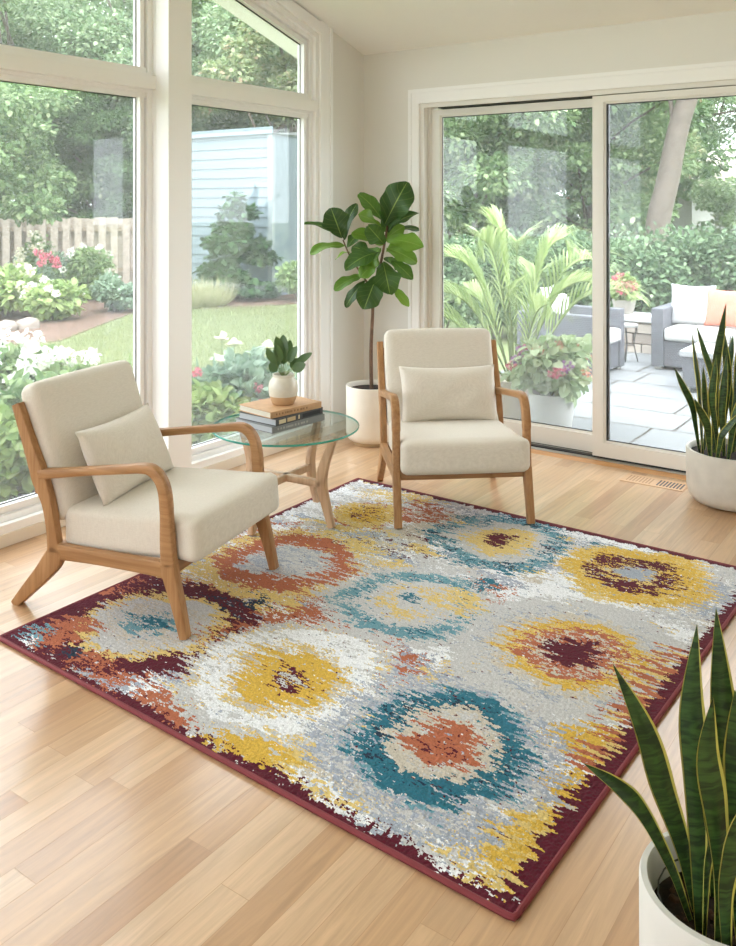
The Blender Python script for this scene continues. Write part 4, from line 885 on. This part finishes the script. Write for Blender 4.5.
def clump(name, label, cat, loc, n, ln, spread, mat, T=TS, group=None, flowers=None, lean=.35, seed=1):
    """straps fanning out of the ground"""
    global rng
    sv = rng; rng = np.random.default_rng(seed); t = thing(name, label, cat, loc, 0, group)
    a = rng.random(n)*6.283; rr = spread*np.sqrt(rng.random(n)); P = np.stack([rr*np.cos(a), rr*np.sin(a), np.zeros(n)], -1); Dd = np.stack([np.cos(a)*lean*rng.uniform(.4, 2, n), np.sin(a)*lean*rng.uniform(.4, 2, n), np.ones(n)], -1)
    NN = np.stack([np.cos(a), np.sin(a), np.full(n, .2)], -1); NN = -NN*0+NN; leaves('blades', mat, t, P, Dd, NN, ln*rng.uniform(.6, 1.1, n), T)
    if flowers:
        for k in range(flowers[0]):
            q = rng.random()*6.28; r2 = spread*.6*rng.random()+.02; hh = ln*rng.uniform(.95, 1.25); c = (r2*math.cos(q)*1.6, r2*math.sin(q)*1.6, hh)
            f = MB().tube([(r2*math.cos(q)*.4, r2*math.sin(q)*.4, 0), (c[0]*.8, c[1]*.8, hh*.6), c], .005, 5).build('flower_stem', M['stem'], t, True)
            nn = 14; dd = rdir(nn); dd[:, 2] = np.abs(dd[:, 2])*.6+.2; leaves('flower', flowers[2], t, np.tile(np.array(c), (nn, 1)), dd, np.tile(np.array((0, 0, 1.)), (nn, 1))+rdir(nn)*.2, np.full(nn, flowers[1]), TF)
    rng = sv; return t
bush('layered_shrub', 'dark green layered shrub in front of the pale siding', 'shrub', 238, 300, G, 1.55, 1.98, 3400, .13, M['b3'], tiers=7, up=1.8)
bush('grey_green_shrub', 'grey-green rounded shrub beside the lawn, near the window stile', 'shrub', 117, 313, G, .85, .62, 1800, .09, M['b2'])
bush('flowering_shrub', 'tall pale flowering shrub between the coral lilies and the grey-green shrub', 'shrub', 88, 301, G, .95, 1.05, 2200, .10, M['b1'], blooms=(9, .05, M['whitep'], 'bloom'))
bush('hosta_mound', 'broad-leaved white-flecked mound by the boulders', 'border plant', 56, 321, G, .95, .66, 1500, .13, M['b4'], blooms=(12, .05, M['whitep'], 'bloom'))
bush('border_shrub', 'lime green border shrub at the left window edge', 'shrub', 8, 318, G, 1.3, .8, 2000, .13, M['b4'], blooms=(5, .09, M['cream'], 'bloom'))
bush('border_shrub', 'feathery grey-green shrub right below the fence at left', 'shrub', 40, 296, G, 1.5, .95, 2600, .09, M['b2'])
bush('phlox_cluster', 'small bright pink flower cluster below the fence', 'flowers', 0, 0, G, .55, 1.0, 500, .08, M['b2'], d=13.2, loc=at_z(43, 312, G)[:], blooms=(7, .06, M['redp'], 'bloom'))
bush('hydrangea_bush', 'tall cream-headed hydrangea standing before the fence', 'shrub', 0, 0, G, .8, 1.25, 1100, .09, M['b1'], loc=at_z(40, 300, G)[:], blooms=(6, .09, M['cream'], 'bloom'))
bush('hydrangea_bush', 'large white hydrangea close outside the left window', 'shrub', 10, 0, G, 1.0, .76, 2600, .10, M['b1'], d=6.5, blooms=(16, .075, M['whitep'], 'bloom'))
bush('hydrangea_bush', 'white hydrangea with airy leaves behind the left chair', 'shrub', 70, 0, G, .9, .66, 2000, .10, M['b1'], d=6.4, blooms=(8, .05, M['whitep'], 'bloom'))
bush('leafy_bush', 'low olive and green foliage against the sill at far left', 'shrub', 8, 0, G, .7, .55, 1700, .09, M['b4'], d=5.1, blobs=8)
bush('leafy_bush', 'green foliage outside the glass behind the left chair back', 'shrub', 48, 0, G, .9, .68, 2200, .10, M['b1'], d=5.5)
bush('leafy_bush', 'pale green bush outside the glass at the far left edge', 'shrub', -40, 0, G, 1.0, .72, 2400, .10, M['b1'], d=5.3, blooms=(5, .07, M['whitep'], 'bloom'))
clump('lily_clump', 'broad-bladed lily clump with cream flowers outside the right tall window', 'border plant', T3(222, 6.5), 90, .62, .24, M['b1'], flowers=(3, .075, M['cream']), lean=.8, seed=3)
clump('lily_clump', 'leafy lily clump behind the books and potted plant', 'border plant', T3(247, 6.9), 70, .58, .22, M['b2'], flowers=(1, .07, M['cream']), lean=.9, seed=4)
clump('lily_clump', 'broad green leaves poking up behind the left chair', 'border plant', T3(98, 6.2), 26, .66, .14, M['b4'], seed=6)
bush('leafy_bush', 'yellow-green bush low outside the right tall window', 'shrub', 212, 0, G, .8, .66, 2200, .09, M['b4'], d=5.75, blooms=(4, .03, M['pinkp'], 'bloom'))
bush('leafy_bush', 'silvery bush outside the glass behind the side table', 'shrub', 252, 0, G, .9, .74, 2000, .09, M['b2'], d=6.2)
clump('ornamental_grass', 'pale feathery grass mound at the edge of the lawn', 'grass', at_z(208, 307, G)[:], 500, .55, .28, M['grassy'], T=TG, lean=.6, seed=8)
clump('ornamental_grass', 'second pale grass mound nearer the window post', 'grass', at_z(192, 308, G)[:], 420, .50, .24, M['grassy'], T=TG, lean=.6, seed=9)
bush('border_plant', 'bright low plant at the foot of the layered shrub', 'border plant', 240, 300, G, .75, .5, 900, .10, M['b1']); bush('border_plant', 'small green plant between shrub and window frame', 'border plant', 270, 299, G, .5, .32, 500, .09, M['b2'])
bush('border_plant', 'light green leafy plant beside the window frame', 'border plant', 298, 302, G, .8, .75, 1200, .10, M['b1']); bush('border_plant', 'leafy shrub behind the border at the right frame', 'shrub', 290, 290, G, 1.1, 1.7, 2200, .12, M['b5'])
def boulder(label, px, py, sx, sy, sz, seed):
    b = bmesh.new(); bmesh.ops.create_icosphere(b, subdivisions=4, radius=1); r = random.Random(seed); ph = [r.uniform(0, 6) for _ in range(6)]
    for v in b.verts:
        c = v.co; k = 1+.10*math.sin(2.1*c.x+ph[0])+.08*math.sin(3*c.y+ph[1])+.06*math.sin(4*c.z+ph[2])+.03*math.sin(9*c.x+5*c.y+ph[3]); v.co = Vector((c.x*sx*k, c.y*sy*k, max(-.3, c.z)*sz*k))
    me = bpy.data.meshes.new('boulder'); b.to_mesh(me); b.free(); me.polygons.foreach_set('use_smooth', [True]*len(me.polygons)); me.materials.append(plain('boulder_stone', '#958B82', .9, var=.12, vscale=6, bump=.4, bscale=30))
    o = bpy.data.objects.new('boulder', me); COL.objects.link(o); p = at_z(px, py, G+.02); o.location = (p.x, p.y, G+.04); tag(o, label, 'boulder', 'garden boulders')
boulder('pale rounded boulder at the mulch edge, right of its twin', 27, 328, .17, .15, .12, 1); boulder('pale boulder cut off by the left picture edge', 3, 330, .17, .16, .13, 2)
# lawn blades
n = 60000; a = rng.uniform(-.42, -.03, n); dd = rng.uniform(5.5, 15, n); gx = CAM[0]+dd*(FW[0]+a*RT[0]); gy = CAM[1]+dd*(FW[1]+a*RT[1]); ok = (gx < -1.9) | (gy > .6)
gx, gy = gx[ok], gy[ok]; n = len(gx); ex, ey = np.array(gp(90, 330)); inb = np.zeros(n, bool)
pyy = 205+FPX*(1.5-G)/dd[ok]; pxx = 368+FPX*a[ok]; inb = pyy > np.interp(pxx, [-60, 20, 60, 90, 137, 190, 310], [354, 347, 344, 332, 314, 311, 305])
gx, gy = gx[inb], gy[inb]; n = len(gx)
o = leaves('grass', leafmat('grass_blade', '#7F8A60', '#ADB18A', .6, .4), None, np.stack([gx, gy, np.full(n, G)], -1), np.stack([rng.normal(0, .5, n), rng.normal(0, .5, n), np.ones(n)], -1), rdir(n), rng.uniform(.05, .10, n), (TG[0]*np.array((1, 2.6, 1)), TG[1]))
tag(o, 'short green lawn grass beyond the tall windows', 'grass', kind='stuff')
# ---- patio side
stone = plain('field_stone', '#B9AFA3', .9, bump=.6, bscale=14, var=.1, vscale=5)
rw = thing('stone_wall', 'low dry-laid stone wall with a bluestone cap behind the patio furniture', 'garden wall', (.45, 4.75, G))
m = MB(); z = G; rr = random.Random(5)
while z < .22:
    hh = rr.uniform(.08, .13); x = -.5
    while x < 8:
        ww = rr.uniform(.14, .34); dy = rr.uniform(-.015, .02); m.box(x, x+ww-.01, 4.60+dy, 4.9, z, min(z+hh-.008, .225), bev=.012); x += ww
    z += hh
m.build('stones', leafmat('wall_stone', '#9C9086', '#C6BBAE', .9, 0), rw); MB().box(-.55, 8, 4.55, 4.95, .225, .285, bev=.008).build('cap_stone', plain('bluestone_cap', '#C9CACB', .8), rw)
for (px, d, w_, h_, lb) in ((618, 10.7, 1.7, 1.42, 'rounded green hedge shrub left of the leaning trunk'), (668, 10.9, 1.7, 1.55, 'rounded green hedge shrub below the leaning trunk'), (722, 10.6, 1.7, 1.75, 'taller hedge shrub behind the outdoor sofa'), (775, 10.4, 1.7, 1.7, 'hedge shrub right of the outdoor sofa'), (560, 11.2, 1.9, 1.5, 'hedge shrub behind the outdoor armchair'), (500, 11.5, 1.9, 1.5, 'hedge shrub behind the potted palm'), (440, 11.8, 1.9, 1.5, 'hedge shrub left of the potted palm')):
    bush('hedge_shrub', lb, 'hedge', px, 0, G, w_, h_, 11000, .068, M['b5'], d=d, blobs=18, group='hedge behind the patio', depth=1.3)
# neighbouring house
hx, hy = gd(692, 20.5); hs = thing('neighbour_house', 'neighbouring house with a pale gable edge among the trees at right', 'house', (hx, hy, G), YAW+.25)
MB().prism([(0, 0), (7, 0), (7, 2.1), (3.5, 3.15), (0, 2.1)], 'y', 0, 3).build('walls', plain('grey_house_wall', '#A9AAA6', .8), hs, True)
MB().prism([(-.5, 1.95), (3.5, 3.15), (7.5, 1.95), (7.5, 2.2), (3.5, 3.42), (-.5, 2.2)], 'y', -.5, 3.3).build('roof', plain('pale_roof_edge', '#D9CFC0', .8), hs, True)
for x_ in (1.0, 4.2): f_ = MB().box(x_, x_+1.2, -.05, .02, 1.0, 2.3).build('window', M['trim'], hs, True); MB().box(x_+.08, x_+1.12, -.06, -.04, 1.08, 2.22).build('pane', plain('dark_pane', '#50585A', .2), f_, True)
def wicker():
    m, nt, b = newmat('grey_wicker'); tc = N(nt, 'ShaderNodeTexCoord'); w1 = N(nt, 'ShaderNodeTexWave', Scale=18.0, bands_direction='Z'); w2 = N(nt, 'ShaderNodeTexWave', Scale=22.0, bands_direction='DIAGONAL')
    L(nt, tc.outputs['Object'], w1.inputs['Vector']); L(nt, tc.outputs['Object'], w2.inputs['Vector']); ml = N(nt, 'ShaderNodeMath', operation='MULTIPLY'); L(nt, w1.outputs['Fac'], ml.inputs[0]); L(nt, w2.outputs['Fac'], ml.inputs[1])
    r = N(nt, 'ShaderNodeValToRGB'); r.color_ramp.elements[0].color = lin('#585A61'); r.color_ramp.elements[1].color = lin('#84868D'); L(nt, ml.outputs[0], r.inputs[0]); L(nt, r.outputs[0], b.inputs['Base Color'])
    bp = N(nt, 'ShaderNodeBump', Strength=.5, Distance=.005); L(nt, ml.outputs[0], bp.inputs['Height']); L(nt, bp.outputs[0], b.inputs['Normal']); b.inputs['Roughness'].default_value = .7; return m
M['wick'] = wicker(); M['ocush'] = plain('outdoor_cushion', '#C9C9C6', .9)
def sbox(x0, x1, y0, y1, z0, z1, r, bg=(.006, .006, .01)):
    b = soft_box((x1-x0)/2, (y1-y0)/2, (z1-z0)/2, r, bg, n=10); return xform(b, Matrix.Translation(((x0+x1)/2, (y0+y1)/2, (z0+z1)/2)))
def lounge(name, label, cat, loc, rz, W, Dp, seats):
    """wicker seat; front faces local -Y, origin at the front left corner on the ground"""
    t = thing(name, label, cat, loc, rz); aw = .12; H = .60
    for x in (0, W-aw): MB().box(x, x+aw, 0, Dp, .03, H, bev=.012).build('armrest', M['wick'], t, True)
    MB().box(aw, W-aw, .02, Dp-.02, .04, .29, bev=.01).build('base', M['wick'], t, True); MB().box(aw, W-aw, Dp-.12, Dp, .29, H+.04, bev=.012).build('backrest', M['wick'], t, True)
    for x in (.03, W-.09):
        for y in (.03, Dp-.09): MB().box(x, x+.06, y, y+.06, 0, .035).build('foot', M['alu'], t, True)
    sw = (W-2*aw)/seats
    for k in range(seats):
        sbox(aw+k*sw+.004, aw+(k+1)*sw-.004, -.02, Dp-.13, .29, .42, .035).build('seat_cushion', M['ocush'], t, True, auto=0); sbox(aw+k*sw+.006, aw+(k+1)*sw-.006, Dp-.27, Dp-.11, .42, .72, .05, (.006, .02, .02)).build('back_cushion', M['ocush'], t, True, auto=0)
    return t
SO = (.818, 3.733, PZ); lounge('outdoor_sofa', 'grey wicker outdoor sofa with white cushions on the patio', 'sofa', SO, 0, 2.1, .78, 3)
lounge('outdoor_armchair', 'grey wicker outdoor armchair with white cushion, seen side-on through the door', 'armchair', (.60, 2.76, PZ), PI/2, .84, .78, 1)
def opillow(label, loc, rz, tilt, hw, mat, t=.075):
    b = pillow_mb(hw, hw*.95, t, 16); o = b.build('throw_pillow', mat, auto=0); o.matrix_world = Matrix.Translation(loc) @ Matrix.Rotation(rz, 4, 'Z') @ Matrix.Rotation(tilt, 4, 'X'); tag(o, label, 'pillow', 'outdoor throw pillows')
opillow('white throw pillow leaning in the left corner of the outdoor sofa', (1.125, 4.085, .505), .10, -.28, .215, plain('white_weave', '#CBCBCD', .9, var=.12, vscale=60))
opillow('peach throw pillow beside the white one on the outdoor sofa', (1.445, 4.06, .49), -.06, -.26, .20, plain('peach_fabric', '#D98873', .9))
opillow('striped pale throw pillow at the right end of the outdoor sofa', (1.90, 4.08, .50), .05, -.26, .20, plain('grey_white_fabric', '#DEE2DC', .9, var=.2, vscale=25))
opillow('white throw pillow on the outdoor armchair behind the palm', (.03, 3.16, .52), PI/2, -.25, .20, M['ocush'])
ot = thing('patio_table', 'low grey wicker patio table behind the concrete-potted snake plant', 'coffee table', (1.352, 2.805, PZ)); MB().box(0, 1.1, 0, .6, .31, .36, bev=.01).build('tabletop', plain('grey_top', '#A5A7AB', .6), ot, True)
MB().box(.02, 1.08, .02, .58, .05, .31, bev=.01).build('body', M['wick'], ot, True)
for x in (.03, 1.02):
    for y in (.03, .52): MB().box(x, x+.05, y, y+.05, 0, .06).build('foot', M['alu'], ot, True)
ps = thing('plant_stand', 'small white-topped wire stand between the wicker armchair and the stone wall', 'side table', (.503, 4.02, PZ)); MB().lathe([(0, .36), (.085, .36), (.088, .37), (.088, .385), (.084, .39), (0, .39)], .503, 4.02, n=32).build('tabletop', M['ocush'], ps)
for o_ in ps.children: o_.data.transform(Matrix.Translation((0, 0, PZ)))
for k in range(3): a = k*2.094+.4; MB().tube([(.07*math.cos(a), .07*math.sin(a), .36), (.045*math.cos(a), .045*math.sin(a), .18), (.085*math.cos(a), .085*math.sin(a), 0)], .006, 6).build('leg', M['dark'], ps, True)
MB().tube([(.05*math.cos(a), .05*math.sin(a), .17) for a in np.linspace(0, 6.283, 20)], .004, 5).build('wire_ring', M['dark'], ps, True)
# pot of flowers on the stone wall
def planter(name, label, loc, r, h, potm, w, fh, n, leaf, mat, blooms, T=TF, z_in=.0, seed=0):
    t = thing(name, label, 'potted plant', loc); MB().lathe([(0, 0), (r*.75, 0), (r*.8, .01), (r, h-.01), (r, h), (r*.9, h), (r*.88, h-.04), (0, h-.04)], 0, 0, n=40).build('pot', potm, t, True)
    global rng
    sv = rng; rng = np.random.default_rng(seed+11); bl = []
    for k in range(12): q = rdir(1)[0]*rng.random()**.4; bl.append((q[0]*w*.3, q[1]*w*.3, h+fh*.42+q[2]*fh*.3, w*.24, w*.24, fh*.26))
    P, Dd, NN, S = cloud(bl, n, leaf, up=.5, shell=.5); leaves('foliage', mat, t, P, Dd, NN, S, T)
    st = MB()
    for k in range(6): st.tube([(0, 0, h-.05), (bl[k][0]*.5, bl[k][1]*.5, bl[k][2]*.7+h*.2), bl[k][:3]], .005, 5)
    st.build('stems', M['stem'], t, True)
    for (bm, cnt, r_) in blooms:
        for k in range(cnt):
            dd = rdir(1)[0]; dd[2] = abs(dd[2])*.9-.1; c = np.array((dd[0]*w*.46, dd[1]*w*.46, h+fh*.42+dd[2]*fh*.52)); P, Dd, NN, S = cloud([(*c, r_, r_, r_*.8)], 34, r_*.8, up=.2, shell=.8); leaves('bloom', bm, t, P, Dd, NN, S, TF)
    rng = sv; return t
fp = at_d(620, 306, 9.65); planter('potted_geranium', 'pink-red flowers in a pot on the stone wall', (.20, 4.74, .285), .13, .16, plain('grey_planter', '#9A948C', .8), .34, .30, 700, .07, M['b4'], [(M['redp'], 10, .05)], seed=1)
planter('flower_planter', 'white planter spilling over with pink and purple flowers outside the fixed door panel', (1.02, .86, PZ), .165, .30, plain('white_planter', '#BDBDB9', .6), .60, .42, 1500, .085, leafmat('variegated_leaf', '#8FA878', '#D3DDB8', .5, .35), [(M['pinkp'], 9, .032), (M['purp'], 5, .034), (leafmat('coral_petal', '#D88A70', '#EDB49A', .6, .4), 6, .03)], seed=2)
# areca palm
pm0 = at_z(500, 438, PZ); pm = thing('potted_palm', 'feathery areca palm in a stone-coloured pot outside the fixed door panel', 'potted palm', (pm0.x-.18, pm0.y+.62, PZ))
MB().lathe([(0, 0), (.13, 0), (.15, .02), (.19, .26), (.20, .30), (.18, .30), (.17, .26), (0, .26)], 0, 0, n=40).build('pot', plain('sandstone_pot', '#B7AB9A', .8, var=.1), pm, True)
M['palm'] = leafmat('palm_leaf', '#8BA45E', '#CCDA9C', .4, .4)
fr = [(-.62, .25, 1.45, .9), (-.35, -.25, 1.62, .9), (.05, .3, 1.60, .8), (.45, .05, 1.62, 1.0), (.75, .35, 1.42, 1.1), (.62, -.25, 1.25, 1.0), (-.75, -.1, 1.15, .9), (-.15, -.45, 1.20, .8), (.25, -.4, 1.05, .8), (-.45, .5, 1.1, .8), (.3, .55, 1.3, .9), (-.2, .1, 1.75, .8), (.95, .1, 1.15, 1.0), (-.95, .3, .95, .8)]
for k, (ux, uy, uz, ln) in enumerate(fr):
    ux *= .8; uy *= .55; uz *= .84; e = Vector((RT[0]*ux+FW[0]*uy, RT[1]*ux+FW[1]*uy, uz)); dn = Vector((e.x, e.y, 0)).normalized()
    pts = catmull([(dn.x*.03, dn.y*.03, .24), (e.x*.28, e.y*.28, e.z*.55), (e.x*.62, e.y*.62, e.z*.90), tuple(e), (e.x*1.22, e.y*1.22, e.z*.93)], 9); pts = [Vector(p) for p in pts]
    rc = MB().tube(pts, list(np.linspace(.009, .002, len(pts))), 6); f = rc.build('frond', M['stem'], pm, True)
    Pp, Dd, NN, S = [], [], [], []
    for i in range(10, len(pts)-1):
        for q in (0,):
            p = pts[i].lerp(pts[i+1], q); tdir = (pts[i+1]-pts[i]).normalized(); sd_ = tdir.cross(Vector((0, 0, 1))).normalized(); u = (i-10)/(len(pts)-11)
            for sg in (-1, 1):
                Pp.append(p[:]); Dd.append((sd_*sg*1.0+tdir*.75+Vector((0, 0, .25-.35*u)))[:]); NN.append((0, 0, 1)); S.append((.36*math.sin(PI*(.16+.78*u))**.7)*random.uniform(.9, 1.1))
    leaves('leaflets', M['palm'], f, np.array(Pp), np.array(Dd), np.array(NN, float), np.array(S), (TS[0]*np.array((1, .36, .7)), TS[1]))
# ------------------------------------------------------------------ light and camera
w = bpy.data.worlds.new('sky'); SC.world = w; w.use_nodes = True; nt = w.node_tree; bg = nt.nodes['Background']
bg.inputs['Color'].default_value = (.90, .935, 1.0, 1); bg.inputs['Strength'].default_value = 4.6
s = bpy.data.lights.new('sun', 'SUN'); s.energy = 1.5; s.angle = math.radians(10); s.color = (1, .95, .90)
so = bpy.data.objects.new('sun', s); COL.objects.link(so)
dirn = Vector((.55, -.30, .85)).normalized()       # towards the sun
so.rotation_euler = dirn.to_track_quat('Z', 'Y').to_euler(); so.location = (3, -3, 8)
cam = bpy.data.cameras.new('camera'); co = bpy.data.objects.new('camera', cam); COL.objects.link(co)
cam.sensor_fit = 'HORIZONTAL'; cam.sensor_width = 36; cam.lens = FPX/736*36; cam.shift_y = -(473-205)/736; cam.clip_end = 200; cam.clip_start = .05
co.location = CAM; co.rotation_euler = (PI/2, 0, YAW)
SC.camera = co
SC.view_settings.view_transform = 'Standard'; SC.view_settings.look = 'None'; SC.view_settings.gamma = 1; SC.view_settings.exposure = 0.42
SC.view_settings.use_curve_mapping = False
cy = SC.cycles; cy.max_bounces = 10; cy.diffuse_bounces = 5; cy.transparent_max_bounces = 24; cy.glossy_bounces = 4; cy.transmission_bounces = 4
cy.use_denoising = True; cy.sample_clamp_indirect = 6; cy.caustics_reflective = False; cy.caustics_refractive = False
